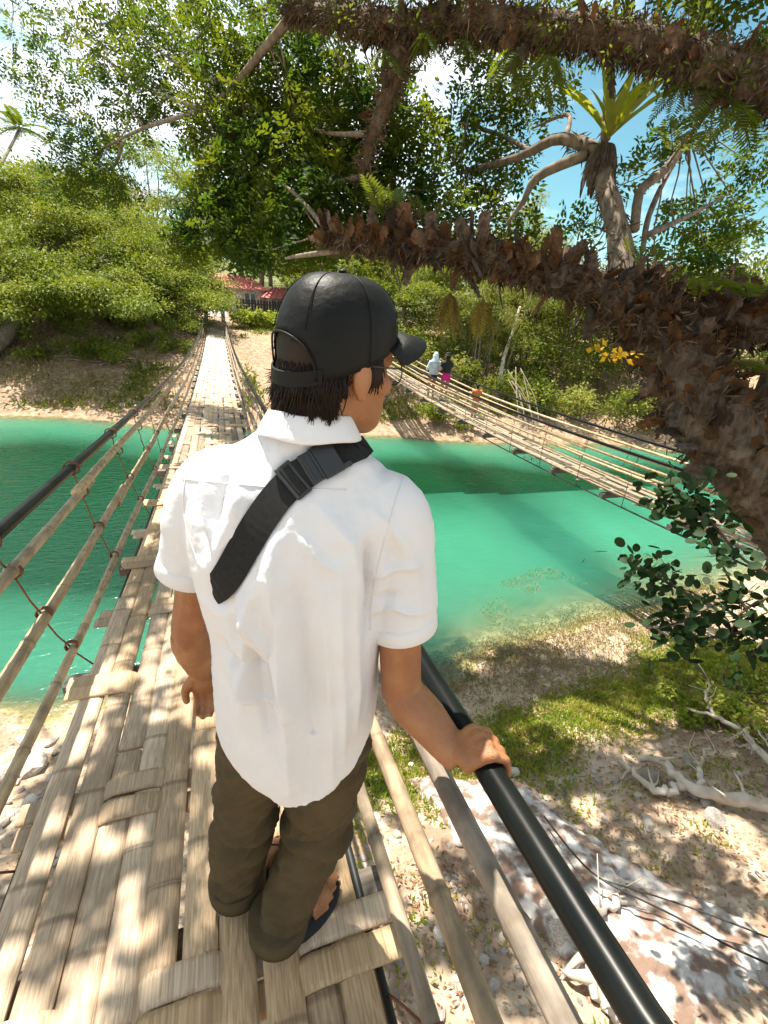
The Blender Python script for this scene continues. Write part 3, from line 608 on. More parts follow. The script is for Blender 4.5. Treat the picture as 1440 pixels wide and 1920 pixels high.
cr.f.append(tuple(i*n_ for i in range(m_))); cr.f.append(tuple(i*n_+n_-1 for i in reversed(range(m_))))
co_ = obj('collar', cr, SHIRT, shirt); md = co_.modifiers.new('s', 'SUBSURF'); md.levels = md.render_levels = 1
P = [onshirt(px, py, .0004) for px, py in zip(np.linspace(342, 650, 30), 898+18*np.sin(np.linspace(0, 1.7, 30))+np.linspace(0, 2, 30))]; P = [p[0] for p in P if p]
if len(P) > 4: obj('yoke_seam', MB().tube(P, .0011, 5), SHIRT, shirt)
for pts in ([(352, 880), (344, 930), (350, 990), (374, 1062)], [(756, 896), (738, 950), (716, 1030), (698, 1120), (694, 1180)], [(330, 842), (420, 800), (500, 786)], [(690, 862), (740, 880), (792, 914)]):
    P = [onshirt(p[0], p[1], .0005) for p in spline([(a, b, 0) for a, b in pts], 24)]; P = [p[0] for p in P if p]
    if len(P) > 6 and np.max(np.linalg.norm(np.diff(P, axis=0), axis=1)) < .05: obj('seam', MB().tube(P, .0010, 5), SHIRT, shirt)
for c, s0, r in ((cuL, shL, .059), (cuR+(cuR-shR)*.02, shR, .072)):
    d = unit(c-s0); obj('sleeve_hem', MB().tube([c-d*.026, c-d*.024, c-d*.01, c+d*.009, c+d*.0095, c+d*.0096, c-d*.012], [r*.97, r*1.012, r*1.018, r*1.02, r*1.012, r*.985, r*.95], 34), SHIRT, shirt)

# trousers
tr = MB()
tr.rings([ering(0, .0, z, a, b, 32) for z, a, b in ((.80, .145, .100), (.88, .150, .100), (.96, .140, .095), (1.0, .135, .09))])
tr.ell(T(-.07, -.03, .84), (.075, .07, .09)); tr.ell(T(.07, -.03, .83), (.075, .07, .09))
def leg(hp, kn, an, r):
    lo = an+np.array([0, 0, -.025]); limb(tr, [hp+up_*.02, hp*.5+kn*.5, kn, kn*.5+lo*.5, lo], r, 22, 5)
leg(T(-.078, -.0, .86), knL, anL, [.100, .092, .086, .081, .075, .069, .066]); leg(T(.080, -.005, .84), knR, anR, [.102, .098, .092, .086, .078, .070, .066])
def tro_disp(c, nn):
    u, v, z = tinv(c); lowz = np.clip((.75-z)/.5, 0, 1)
    w = fbm(u*1.2+v*.8, z*2.6+u*1.5, 9, 3, 7)*.013+np.abs(fbm(u*.8-v, z*3.2-u*2, 11, 3, 9))*-.020
    cre = .010*np.sin(z*70+u*18+3*fbm(u, z, 2, 2, 6))*np.exp(-((z-.42)/.09)**2)+.010*np.sin(z*85-u*20+2*fbm(v, z, 3, 2, 6))*np.exp(-((z-.17)/.07)**2)
    return w+cre
obj('trousers', solid('trousers', tr, .006, 4, tro_disp), KHAKI, person)
for an, r in ((anL, .079), (anR, .080)):
    c = an+np.array([0, 0, -.004]); obj('rolled_cuff', MB().tube([c+up_*.022, c+up_*.020, c+up_*-.01, c-up_*.034, c-up_*.037, c-up_*.03], [r*.93, r*1.02, r*1.04, r*1.03, r*.97, r*.85], 28), KHAKI, person)

# hair
hm = MB()
hm.rings([hring(-.012+.012*((h-.05)/.15), h, rs, rf)[::-1] for h, rs, rf in ((.064, .040, .058), (.078, .060, .078), (.105, .073, .092), (.14, .079, .098), (.18, .079, .100), (.205, .066, .086), (.226, .03, .04))])
# cut away the face side of the shell
hm2 = MB(); keep = {}
for f in hm.f:
    c = np.mean([np.array(hm.v[i]) for i in f], 0)-HC; ff = c@hf_; hh_ = c@hu_; ss = abs(c@hr_)
    if hh_ > .152 or ff < (-.022 if hh_ < .13 else .03): hm2.f.append(f)
hm2.v = hm.v
hm = hm2
for c_ in range(230):     # locks: strands gathered towards a shared tip
    a = math.radians(rng.uniform(170, 338)); sa = math.sin(a); bk = max(0, -sa); hb = rng.uniform(.060, .100)
    if sa > -.1: hb = rng.uniform(.085, .105)
    ou0 = unit(hf_*sa+hr_*math.cos(a)); sw = .018*rng.normal(); tip = Hd(-.006+math.sin(a+sw*4)*(.088), math.cos(a+sw*4)*.070, hb-.020-.016*bk*rng.random())+ou0*rng.uniform(.002, .014)
    for k in range(22):
        aa = a+.085*rng.normal(); h0 = hb+rng.uniform(.0, .028); r_ = 1-.22*max(0, (.10-h0)/.05); p0 = Hd(-.006+math.sin(aa)*.094*r_, math.cos(aa)*.075*r_, h0); q = tip+.0035*rng.normal(size=3)
        hm.tube(spline([p0, (p0+q)/2+ou0*.004, q], 5), [.0013, .0012, .0003], 3)
for k in range(160):   # flick at the left of the nape, sideburn in front of the ear
    a = math.radians(rng.uniform(190, 225)); p0 = Hd(math.sin(a)*.094, math.cos(a)*.076, rng.uniform(.085, .12)); ou_ = unit(hf_*math.sin(a)+hr_*math.cos(a))
    hm.tube(spline([p0, p0+ou_*.012-hu_*.02, p0+ou_*rng.uniform(.024, .036)-hu_*rng.uniform(.02, .04)], 5), [.0022, .0018, .0005], 3)
for k in range(80):
    p0 = Hd(rng.uniform(.012, .034), .0735, rng.uniform(.125, .16)); hm.tube([p0, p0-hu_*.02+hf_*.003, p0-hu_*rng.uniform(.03, .052)+hf_*.008*rng.normal()], [.003, .0026, .0006], 4)
obj('hair', hm, HAIR, person)

# cap: dome with an open back arch and strap, six panels, stiff peak
cp = MB(); NA, NH = 72, 22
def dome(a, t, g=0.0):    # t 0 at the band, 1 at the crown; a measured from the face
    prof_ = math.cos(t*math.pi/2)**.62; band = .128+.038*math.cos(a)-.004*math.sin(a)**2
    h = band+(.252-band)*math.sin(t*math.pi/2)**.92
    rf = (.106+g)*prof_*(1+.03*math.sin(t*math.pi)); rs = (.086+g)*prof_*(1+.03*math.sin(t*math.pi)); pn = .0014*abs(math.cos(a*3))*math.sin(t*math.pi)
    return Hd(-.002+math.cos(a)*(rf+pn), math.sin(a)*(rs+pn), h)
for i in range(NH+1):
    for j in range(NA): cp.v.append(tuple(dome(j*2*math.pi/NA, min(.995, i/NH))))
for i in range(NH):
    for j in range(NA):
        a = (j+.5)*2*math.pi/NA-math.pi; t = (i+.5)/NH
        if (abs(a)/.74)**2+((t)/.27)**2 < 1: continue
        k = (j+1) % NA; cp.f.append((i*NA+j, i*NA+k, (i+1)*NA+k, (i+1)*NA+j))
capo = obj('cap', cp, CAPM, person); sm = capo.modifiers.new('t', 'SOLIDIFY'); sm.thickness = .0022; sm.offset = 1
st_ = MB(); R = []
for a in np.linspace(math.pi-.84, math.pi+.84, 22):
    c = dome(a, .0, .002); d = unit(c-Hd(0, 0, .14)); R.append([c-hu_*.004+d*.0005, c+hu_*.018+d*.0005, c+hu_*.018-d*.0025, c-hu_*.004-d*.0025])
st_.rings(R); obj('back_strap', st_, CAPM, capo, smooth=False)
se = MB()
for q in range(6):
    a = math.pi/6+q*math.pi/3; se.tube([dome(a, t, .0022) for t in np.linspace(.30 if q in (2, 3) else .02, .98, 16)], .0008, 5)
arc = [dome(math.pi+.75*math.cos(w), max(.0, .28*math.sin(w)), .0025) for w in np.linspace(.02, math.pi-.02, 26)]; se.tube(arc, .0018, 5)
obj('seam', se, CAPM, capo); obj('button', MB().ell(dome(0, .995)+hu_*.003, (.007, .007, .004)), CAPM, capo)
br = MB(); R = []
for w in np.linspace(-1.12, 1.12, 30):
    i0 = dome(w*.98, .03, .001); ext = .078*max(0, math.cos(w*1.28))**.55 if abs(w*1.28) < math.pi/2 else 0
    dirv = hf_*(.9+.1*math.cos(w))+hr_*.30*math.sin(w); o_ = i0+dirv*ext-hu_*(.002+.026*math.sin(w)**2*min(1, ext/.03)+.02*ext); mid = (i0+o_)/2+hu_*.003
    R.append([i0-hu_*.0015, mid-hu_*.0015, o_-hu_*.001, o_+hu_*.001, mid+hu_*.0015, i0+hu_*.0015])
br.rings(R); obj('peak', br, CAPM, capo)
gl = MB()
for s_ in (-1, 1):
    c = Hd(.104, s_*.034, .110); gl.tube([c+hr_*math.cos(a)*.025+hu_*math.sin(a)*.023+hf_*-.006*abs(math.cos(a)) for a in np.linspace(0, 2*math.pi, 28)], .0013, 6)
    gl.tube([Hd(.098, s_*.060, .118), Hd(.05, s_*.076, .122), Hd(-.005, s_*.077, .126), Hd(-.025, s_*.074, .110)], .0014, 6)
gl.tube([Hd(.106, -.010, .113), Hd(.110, 0, .117), Hd(.106, .010, .113)], .0013, 6)
obj('eyeglasses', gl, METAL, person)

# flip-flops
for base, fd, fs, ex in FOOT:
    o2 = []; sgn = 1 if ex else -1
    for w in np.arange(36)*2*math.pi/36:
        l_ = math.cos(w)*.132; k = .054+.006*math.cos(w)-.008*math.cos(2*w); o2.append(base+fd*(.062+l_)+fs*(math.sin(w)*k-sgn*.004*math.cos(w)))
    z = lambda p, h: np.array([p[0], p[1], FZ+h]); cn = np.mean(o2, 0)
    s = MB().rings([[z(cn+(p-cn)*q, h) for p in o2] for q, h in ((.965, .003), (1, .008), (1, .020), (.97, .025))])
    ff = obj('flip_flop', s, RUB, person)
    toe = base+fd*.150-fs*.022*sgn; th = np.array([toe[0], toe[1], FZ+.052]); th0 = np.array([toe[0], toe[1], FZ+.02])
    for sd_, bk in ((1, .035), (-1, .045)):
        e = base+fd*bk+fs*sd_*.050; e = np.array([e[0], e[1], FZ+.022]); mid = (e+th)/2+np.array([0, 0, .034])+fs*sd_*.006
        obj('thong_strap', MB().tube(spline([e, mid, th], 12), [.008, .009, .007, .005], 8, flat=.5, up=fs*sd_), RUB, ff)
    obj('toe_post', MB().tube([th0, th], .0045, 8), RUB, ff)

# crossbody strap lying on the shirt, with slider and side-release buckle
bag = empty('bag_strap', (.1, .62, 1.2), 'black crossbody webbing strap with plastic buckle running over the white shirt', 'strap')
def frame(px, py, lift=.003):
    q = onshirt(px, py, lift); return q
# path in (angle round the torso, height), carried on round the ribs and over the shoulder
ang = []; zz_ = []
for p in spline([(p[0], p[1], 0) for p in STRAPC[1:-1]], 30)[:, :2]:
    h = onshirt(*p, 0)
    if h is not None: d = h[0][:2]-TC; ang.append(math.atan2(d@tv[:2], d@tu[:2])); zz_.append(h[0][2])
ang = np.unwrap(ang); zz_ = np.array(zz_)
C_ = []; Nn = []
for a, z in zip(ang, zz_):
    o_ = T(.6*math.cos(a), .6*math.sin(a), z); h = sbv.ray_cast(Vector(o_), Vector(T(0, 0, z)-o_).normalized())
    if h[0] is not None: C_.append(np.array(h[0])); Nn.append(np.array(h[1]))
l_ = C_[-1]; du = (l_[:2]-TC)@tu[:2]; dv = (l_[:2]-TC)@tv[:2]
for q in range(1, 7):      # round the ribs under the arm
    w = q/9; a = math.atan2(dv/.135, du/.19)-1.5*w; z = l_[2]-.10*w; o_ = T(.215*math.cos(a), .165*math.sin(a), z); h = sbv.ray_cast(Vector(o_), Vector(T(0, 0, z)-o_).normalized())
    if h[0] is not None and h[3] < .09: nq = tu*math.cos(a)+tv*math.sin(a); C_.append(np.array(h[0])-nq*(.006+.004*q)); Nn.append(nq)
C_ = np.array(C_); Nn = np.array(Nn)
for _ in range(10): C_[1:-1] = .25*C_[:-2]+.5*C_[1:-1]+.25*C_[2:]; Nn[1:-1] = .25*Nn[:-2]+.5*Nn[1:-1]+.25*Nn[2:]
Nn = unit(Nn)
top_ = [T(.070, .055, 1.475), T(.075, .02, 1.49)]     # over the shoulder towards the chest
C_ = np.concatenate([spline([top_[0], top_[1], C_[0]], 7)[:-1], C_]); Nn = unit(np.concatenate([np.array([tv*.3+up_*.9]*3+[up_-tv*.3]*3), Nn]))
C_ = C_+Nn*(.010)
Tn = unit(np.gradient(C_, axis=0)); Bn = unit(np.cross(Tn, Nn)); Nn = np.cross(Bn, Tn); hw = .0255
obj('strap', MB().rings([[C_[i]-Bn[i]*hw, C_[i]+Bn[i]*hw, C_[i]+Bn[i]*hw+Nn[i]*.0022, C_[i]-Bn[i]*hw+Nn[i]*.0022] for i in range(len(C_))]), WEB, bag, smooth=False)
def near_pix(px, py):
    r = unit(ROT @ np.array([(px-PCX)/PF, -(py-PCY)/PF, -1.0])); d = [np.linalg.norm(np.cross(c-CAM, r)) for c in C_]; return int(np.argmin(d))
def bx(name, i, dl, db, dn, hl, hb, hn, parent, m=PLAST, bev=.0025):
    ax = (Tn[i], Bn[i], Nn[i]); o = obj(name, MB().box(C_[i]+Tn[i]*dl+Bn[i]*db+Nn[i]*dn, hl, hb, hn, ax), m, parent, smooth=False); b = o.modifiers.new('b', 'BEVEL'); b.width = bev; b.segments = 3; return o
i = near_pix(548, 905); sl = bx('slider', i, 0, 0, .0045, .0145, .031, .003, bag, bev=.003)
for dl in (-.0115, .0115): bx('slider_bar', i, dl, 0, .007, .0032, .0305, .0032, sl)
bx('webbing_loop', i, 0, 0, .0085, .0075, .0245, .0015, sl, WEB, .001)
i = near_pix(598, 873); bk = bx('buckle', i, -.012, 0, .0065, .018, .0285, .0055, bag)
bx('buckle_clip', i, .016, 0, .006, .014, .026, .0045, bk); bx('buckle_rib', i, .008, 0, .0125, .0022, .027, .0016, bk, bev=.001); bx('buckle_rib', i, .023, 0, .0105, .002, .025, .0016, bk, bev=.001)
for sd_ in (-1, 1): bx('buckle_prong', i, -.034, sd_*.0235, .006, .009, .0045, .004, bk)
bx('webbing_tail', i, .034, 0, .004, .012, .0245, .002, bk, WEB, .001)

# ------------------------------------------------------------------ the big epiphyte-laden tree
def PX(*q): return [at(a, b, d) for a, b, d in q]
tree = empty('shade_tree', (7.1, 1.45, -2.6), 'huge old shade tree whose fern covered limbs reach over both bridges', 'tree')
tp = spline([(7.1, 1.45, -2.7), (6.7, 1.75, -1.7), at(1560, 1060, 4.6), at(1430, 900, 4.5), at(1330, 780, 4.45), at(1285, 690, 4.4), at(1225, 610, 4.45), at(1160, 555, 4.5)], 30)
obj('trunk', MB().tube(tp, [.62, .46, .40, .36, .34, .31, .27, .25], 20, jit=.05), BARK, tree)
LIMB = {}
def limbp(key, pts, rad, n=24, seg=12, m=BARK, name='limb'):
    P = spline(pts, n); LIMB[key] = (P, rad); return obj(name, MB().tube(P, rad, seg, jit=.04), m, tree)
limbp('main', PX((1225, 610, 4.45), (1120, 545, 4.5), (1000, 505, 4.6), (900, 485, 4.7), (800, 465, 4.9), (700, 455, 5.05), (610, 445, 5.2)), [.22, .175, .145, .13, .11, .09, .05])
limbp('right', PX((1250, 640, 4.45), (1330, 610, 4.3), (1440, 600, 4.1), (1560, 580, 3.9)), [.25, .22, .20, .18])
limbp('upper', PX((1620, 210, 3.3), (1440, 165, 3.5), (1300, 110, 3.7), (1150, 70, 3.9), (1000, 50, 4.1), (850, 40, 4.3), (740, 55, 4.5), (650, 30, 4.8), (540, 22, 5.4)), [.15, .145, .13, .12, .12, .115, .13, .10, .05], 30)
limbp('hang', PX((760, 60, 4.5), (745, 130, 4.6), (700, 250, 4.9), (680, 330, 5.2)), [.15, .10, .06, .03], 16)
limbp('curl', PX((650, 30, 4.8), (570, 15, 5.3), (510, 75, 5.8), (440, 160, 6.5), (380, 205, 7.0), (270, 240, 8.0), (190, 280, 9)), [.07, .065, .055, .05, .04, .03, .015], 24, 8, BARKG)
limbp('upright', PX((1170, 560, 4.6), (1160, 440, 4.75), (1135, 350, 4.95), (1120, 290, 5.1), (1050, 260, 5.4), (970, 295, 5.9), (860, 325, 6.6)), [.14, .115, .10, .09, .06, .05, .025], 24, 12, BARKG)
limbp('fork', PX((1190, 430, 4.75), (1200, 360, 4.9), (1240, 325, 5.0), (1270, 290, 5.2), (1290, 250, 5.5)), [.05, .05, .05, .045, .03], 14, 8, BARKG)
limbp('fork2', PX((1205, 470, 4.8), (1215, 410, 4.9), (1240, 350, 5.1), (1265, 305, 5.3)), [.028, .03, .028, .02], 12, 8, BARKG)
limbp('arm', PX((1100, 290, 5.1), (1010, 330, 5.3), (980, 380, 5.5), (950, 420, 5.7)), [.06, .05, .035, .015], 12, 8, BARKG)
limbp('riser', PX((1135, 260, 5.1), (1140, 160, 5.4), (1150, 60, 5.8), (1160, -60, 6.2)), [.055, .045, .04, .03], 12, 8, BARKG)
for a in (((1060, 260, 5.4), (1065, 215, 5.7), (1000, 240, 6.1)), ((1000, 285, 5.8), (930, 250, 6.4), (860, 230, 7)), ((380, 205, 7), (270, 160, 8), (130, 60, 9)), ((440, 160, 6.5), (350, 130, 7.4), (250, 60, 8.4)), ((270, 240, 8), (240, 180, 8.5), (275, 140, 9)), ((230, 265, 8.6), (215, 310, 9), (180, 330, 9.2)), ((620, 440, 5.2), (560, 370, 5.6), (500, 320, 6)), ((640, 470, 5.2), (560, 480, 5.5), (535, 485, 5.7)), ((1440, 600, 4.1), (1500, 480, 4.4), (1520, 300, 5)), ((680, 330, 5.2), (600, 350, 5.8), (480, 380, 6.4)), ((700, 250, 4.9), (620, 250, 5.6), (520, 230, 6.5)), ((1215, 440, 4.8), (1300, 400, 5.6), (1370, 360, 6.4))):
    P = spline(PX(*a), 12); obj('branch', MB().tube(P, [.035, .025, .012], 7, jit=.04), BARKG, tree)
# overhead limbs that carry the crown shading the bridge
for a in (((5.0, 2.9, .6), (5.2, .6, 4.0), (3.4, -.6, 6.0), (1.2, -1.6, 7.2)), ((5.0, 2.9, .6), (5.0, 1.8, 4.4), (3.4, 2.0, 6.4), (1.4, 2.4, 7.6)), ((5.0, 2.9, .6), (5.4, 3.6, 4.6), (4.4, 5.4, 6.6), (3.0, 7.4, 7.6)), ((5.0, 2.9, .6), (6.8, .6, 4.2), (7.0, -1.2, 6.4), (6.2, -2.8, 7.4))):
    obj('limb', MB().tube(spline([np.array(p) for p in a], 14), [.24, .18, .12, .04], 10, jit=.04), BARK, tree)

cr = Leaves(); tw = MB()
# visible leaf masses: (pixel x, pixel y, depth, radius in px, sprays)
VIS = [(60, 60, 9, 95, 230), (150, 90, 9, 90, 230), (250, 60, 8.4, 90, 300), (330, 120, 7.8, 95, 330), (330, 30, 8, 80, 260), (430, 60, 7, 90, 340), (420, 180, 7, 85, 380), (510, 130, 6.6, 85, 360), (590, 90, 6.4, 60, 160), (610, 170, 6.4, 70, 240), (50, 150, 9.5, 55, 90), (110, 200, 9.2, 50, 90), (230, 160, 8.5, 70, 200), (200, 230, 9, 55, 140), (130, 270, 9, 55, 150), (165, 320, 9, 65, 260), (215, 345, 9, 45, 150), (130, 355, 9, 40, 90), (300, 200, 8, 55, 150),
       (480, 220, 6.6, 75, 320), (560, 240, 6.3, 75, 330), (640, 260, 6, 80, 380), (400, 270, 7, 55, 200), (470, 300, 6.6, 70, 300), (560, 330, 6.2, 85, 420), (640, 370, 5.8, 85, 420), (430, 350, 6.8, 65, 260), (390, 420, 7, 60, 300), (470, 420, 6.6, 80, 420), (560, 420, 6, 70, 330), (350, 440, 7.2, 40, 160), (470, 480, 6.4, 28, 60), (700, 420, 5.8, 60, 240), (700, 170, 6, 60, 220), (740, 250, 5.8, 70, 260), (760, 350, 6, 70, 240), (600, 20, 7, 70, 220), (530, 20, 7.4, 60, 180), (230, 10, 8.6, 70, 220),
       (800, 230, 6.6, 65, 190), (870, 240, 6.8, 65, 200), (940, 200, 6.6, 70, 240), (1000, 160, 6.2, 75, 260), (910, 120, 6.4, 60, 180), (850, 310, 6.8, 60, 200), (930, 320, 6.4, 50, 140), (880, 390, 6.4, 60, 200), (960, 400, 6.2, 45, 110), (1090, 430, 5.9, 40, 80), (820, 410, 6.2, 55, 180), (990, 450, 6.2, 35, 70), (950, 290, 6.6, 40, 90),
       (1290, 420, 6.4, 65, 170), (1350, 480, 6.2, 65, 190), (1270, 500, 6.2, 55, 150), (1330, 390, 6.6, 50, 110), (1400, 330, 6.6, 45, 80), (1390, 420, 6.6, 45, 90), (1420, 270, 6.4, 50, 100), (1310, 240, 6, 45, 80), (1400, 540, 6.2, 45, 100), (1220, 540, 6, 40, 70), (1230, 280, 5.8, 40, 70), (1180, 330, 5.6, 30, 40),
       (1350, 60, 4.4, 70, 130), (1400, 140, 4.2, 60, 100), (820, 30, 4.4, 45, 60), (900, 20, 4.4, 45, 60), (1050, 40, 4.5, 50, 70), (1300, 20, 4.4, 60, 100), (1200, 30, 4.6, 60, 100), (980, 80, 4.8, 40, 50)]
anchors = np.concatenate([LIMB[k][0] for k in ('main', 'upper', 'hang', 'curl', 'upright', 'fork', 'arm', 'riser', 'right')])
for px, py, d, rp_, n in VIS:
    c = at(px, py, d); r = rp_/PF*d; cr.blob(c, (r*1.0, r*1.0, r*.85), int(n*(.68 if px < 340 else .5 if px > 790 else .85)), .105, .052, droop=.25, flat=.5, shell=.1, sprays=4)
    for q in range(3):
        e = c+r*.75*unit(rng.normal(size=3)); j = np.argmin(np.linalg.norm(anchors-c, axis=1)); a = anchors[j] if q == 0 and np.linalg.norm(anchors[j]-c) < 2.2 else c+r*.3*rng.normal(size=3); branch(tw, a, e, .012, .003, 6, .12, seg=5)
# crown overhead, out of the picture, that dapples the deck and bank
for k in range(2300):
    x, y, z = rng.uniform(-3.6, 6.0), rng.uniform(.2, 8.6), rng.uniform(4.9, 6.2)
    if fbm(x, y, 21, 2, 1.25)+.08*rng.normal() < -.10: continue
    q_ = ROT.T @ (np.array([x, y, z])-CAM); sy = PCY-PF*q_[1]/-q_[2] if q_[2] < 0 else -999; z += max(0, (sy+70)/PF*-q_[2]*1.15) if sy > -70 else 0
    r = rng.uniform(.09, .19); cr.blob((x, y, z), (r, r, r*.5), int(52*(r/.18)**2), .11, .07, droop=.2, flat=.8, shell=.05)
    if k % 24 == 0: branch(tw, (x+.8*rng.normal(), y+.8*rng.normal(), z-.4), (x, y, z), .03, .006, 5, .1, seg=5)
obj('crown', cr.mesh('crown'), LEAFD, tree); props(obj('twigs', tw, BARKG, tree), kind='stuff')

# dead shield fronds wrapped round limb and trunk
def frond_mesh(seed, lobes=6):
    r_ = np.random.default_rng(seed); m = MB(); n = lobes*2+1; le, ri, mid = [], [], []
    for i in range(n+1):
        t = i/n; w = .30*math.sin(math.pi*(.12+.80*t))**.8*(1.0 if i % 2 == 0 else .62)*(1+.12*r_.normal()); curl = .16*t*t
        le.append((-w, t+(.05 if i % 2 == 0 else 0), curl+.10*w)); ri.append((w, t+(.05 if i % 2 == 0 else 0), curl+.10*w)); mid.append((0, t, curl-.03))
    V = le+mid+ri; k = n+1; F = []
    for i in range(n): F += [(i, k+i, k+i+1, i+1), (k+i, 2*k+i, 2*k+i+1, k+i+1)]
    m.v = V; m.f = F; return m.mesh('dry_frond')
FM = [frond_mesh(s, l) for s, l in ((1, 6), (2, 7), (3, 5), (4, 6))]
for me in FM: me.materials.append(DRY)
def put(me, name, p, y_ax, n_ax, s, parent, mat_=None, wx=1.0):
    y_ax = unit(np.array(y_ax, float)); x_ax = unit(np.cross(y_ax, n_ax)); z_ax = np.cross(x_ax, y_ax)
    o = bpy.data.objects.new(name, me); COL.objects.link(o)
    o.parent = parent; o.matrix_parent_inverse = Matrix.Translation(parent.location).inverted()
    o.matrix_basis = Matrix([[x_ax[i]*s*wx, y_ax[i]*s, z_ax[i]*s, p[i]] for i in range(3)]+[[0, 0, 0, 1]]); return o
JV, JF, SHO = [], [], Leaves()
def clothe(P, rads, n, smin, smax, t0=0, t1=1, upb=.9, join=False):
    R_ = np.interp(np.linspace(0, 1, len(P)), np.linspace(0, 1, len(rads)), rads); tang = unit(np.gradient(P, axis=0))
    for k in range(n):
        t = rng.uniform(t0, t1)*(len(P)-1); i = min(int(t), len(P)-2); c = P[i]+(P[i+1]-P[i])*(t-i); d = tang[i]
        a = unit(np.cross(d, up_)); b = np.cross(a, d); th = rng.uniform(0, 2*math.pi); nr = a*math.cos(th)+b*math.sin(th)
        if nr@(CAM-c) < -.5 and rng.random() < .6: nr = -nr
        g = nr*.55+up_*rng.uniform(-.25, upb)+d*rng.normal()*.45
        if join:
            me = FM[k % 4]; v = np.empty(len(me.vertices)*3); me.vertices.foreach_get('co', v); v = v.reshape(-1, 3); ya = unit(g); xa = unit(np.cross(ya, nr+.25*rng.normal(size=3))); za = np.cross(xa, ya); s = rng.uniform(smin, smax)
            b_ = sum(len(q) for q in JV); JV.append(c+nr*R_[i]*.85+(v[:, :1]*xa+v[:, 1:2]*ya+v[:, 2:]*za)*s); JF.append(np.array([tuple(p.vertices) for p in me.polygons])+b_); continue
        put(FM[k % 4], 'dry_frond', c+nr*R_[i]*.78, g, nr+.25*rng.normal(size=3), rng.uniform(smin, smax), tree, wx=rng.uniform(.8, 1.2))
clothe(*LIMB['main'], 120, .12, .38); clothe(*LIMB['right'], 38, .2, .36); clothe(tp, [.62, .46, .40, .36, .34, .31, .27, .25], 78, .2, .38, .22, 1); clothe(*LIMB['upper'], 18, .2, .34, 0, .85, .3); clothe(*LIMB['hang'], 12, .14, .24, 0, .6, .2)
clothe(*LIMB['main'], 260, .05, .22, join=True); clothe(*LIMB['right'], 150, .1, .24, join=True); clothe(tp, [.62, .46, .40, .36, .34, .31, .27, .25], 300, .06, .26, .10, 1, join=True); clothe(*LIMB['upper'], 60, .06, .2, 0, .85, .2, join=True)
o = obj('small_dry_fronds', npmesh('small_dry_fronds', np.concatenate(JV), np.concatenate(JF)), DRY, tree); o['kind'] = 'stuff'
# hair roots and dead stalks among the fronds
rt = MB()
for k in range(420):
    key = ('main', 'main', 'right', 'upper', 'trunk')[k % 5]; P = tp if key == 'trunk' else LIMB[key][0]; i = rng.integers(2 if key != 'trunk' else 8, len(P)-2)
    nr = unit(rng.normal(size=3)+.3*(CAM-P[i])); c = P[i]+nr*(.16 if key != 'trunk' else .32); g = nr*.6+np.array([0, 0, -.5 if rng.random() < .6 else .8])+.4*rng.normal(size=3); ln_ = rng.uniform(.12, .45)
    rt.tube(spline([c, c+g*ln_*.5, c+g*ln_*.9+np.array([0, 0, -.25*ln_])], 6), [.004, .003, .001], 4)
o = obj('hair_roots', rt, DRY, tree); o['kind'] = 'stuff'
for k in range(80):    # leafy shoots along the overhead limb
    P = LIMB['upper'][0]; i = rng.integers(0, 27); SHO.blob(P[i]+np.array([.12*rng.normal(), .12*rng.normal(), rng.uniform(-.18, .22)]), (.16, .16, .12), 34, .055, .026, droop=.2, flat=.4, shell=.1)
props(obj('leafy_shoots', SHO.mesh('leafy_shoots'), FERN, tree), kind='stuff')
# shaggy moss clothing the limbs
ms = Leaves()
for key, n, rr in (('main', 6500, 1.0), ('right', 1800, 1.0), ('upper', 12000, 1.1), ('hang', 900, 1.0), ('upright', 700, 1.0)):
    P, rad = LIMB[key]; R_ = np.interp(np.linspace(0, 1, len(P)), np.linspace(0, 1, len(rad)), rad); t = rng.random(n)*(len(P)-1.01)*(.62 if key == 'upright' else 1); i = t.astype(int); c = P[i]+(P[i+1]-P[i])*(t-i)[:, None]; nr = unit(rng.normal(size=(n, 3)))
    ms.add(c+nr*(R_[i]*.95)[:, None], nr*.5+np.array([0, 0, -.5])+.6*rng.normal(size=(n, 3)), rng.normal(size=(n, 3)), rng.uniform(.05, .18, n), rng.uniform(.008, .024, n))
n = 6500; i = rng.integers(8, len(tp)-1, n); nr = unit(rng.normal(size=(n, 3))); ms.add(tp[i]+nr*.33+.05*rng.normal(size=(n, 3)), nr*.5+.7*rng.normal(size=(n, 3)), rng.normal(size=(n, 3)), rng.uniform(.05, .14, n), rng.uniform(.01, .025, n))
o = obj('shaggy_moss', ms.mesh('shaggy_moss'), mat('brown_moss', (.080, .055, .035), .95, (.14, .095, .06), 5), tree); o['kind'] = 'stuff'

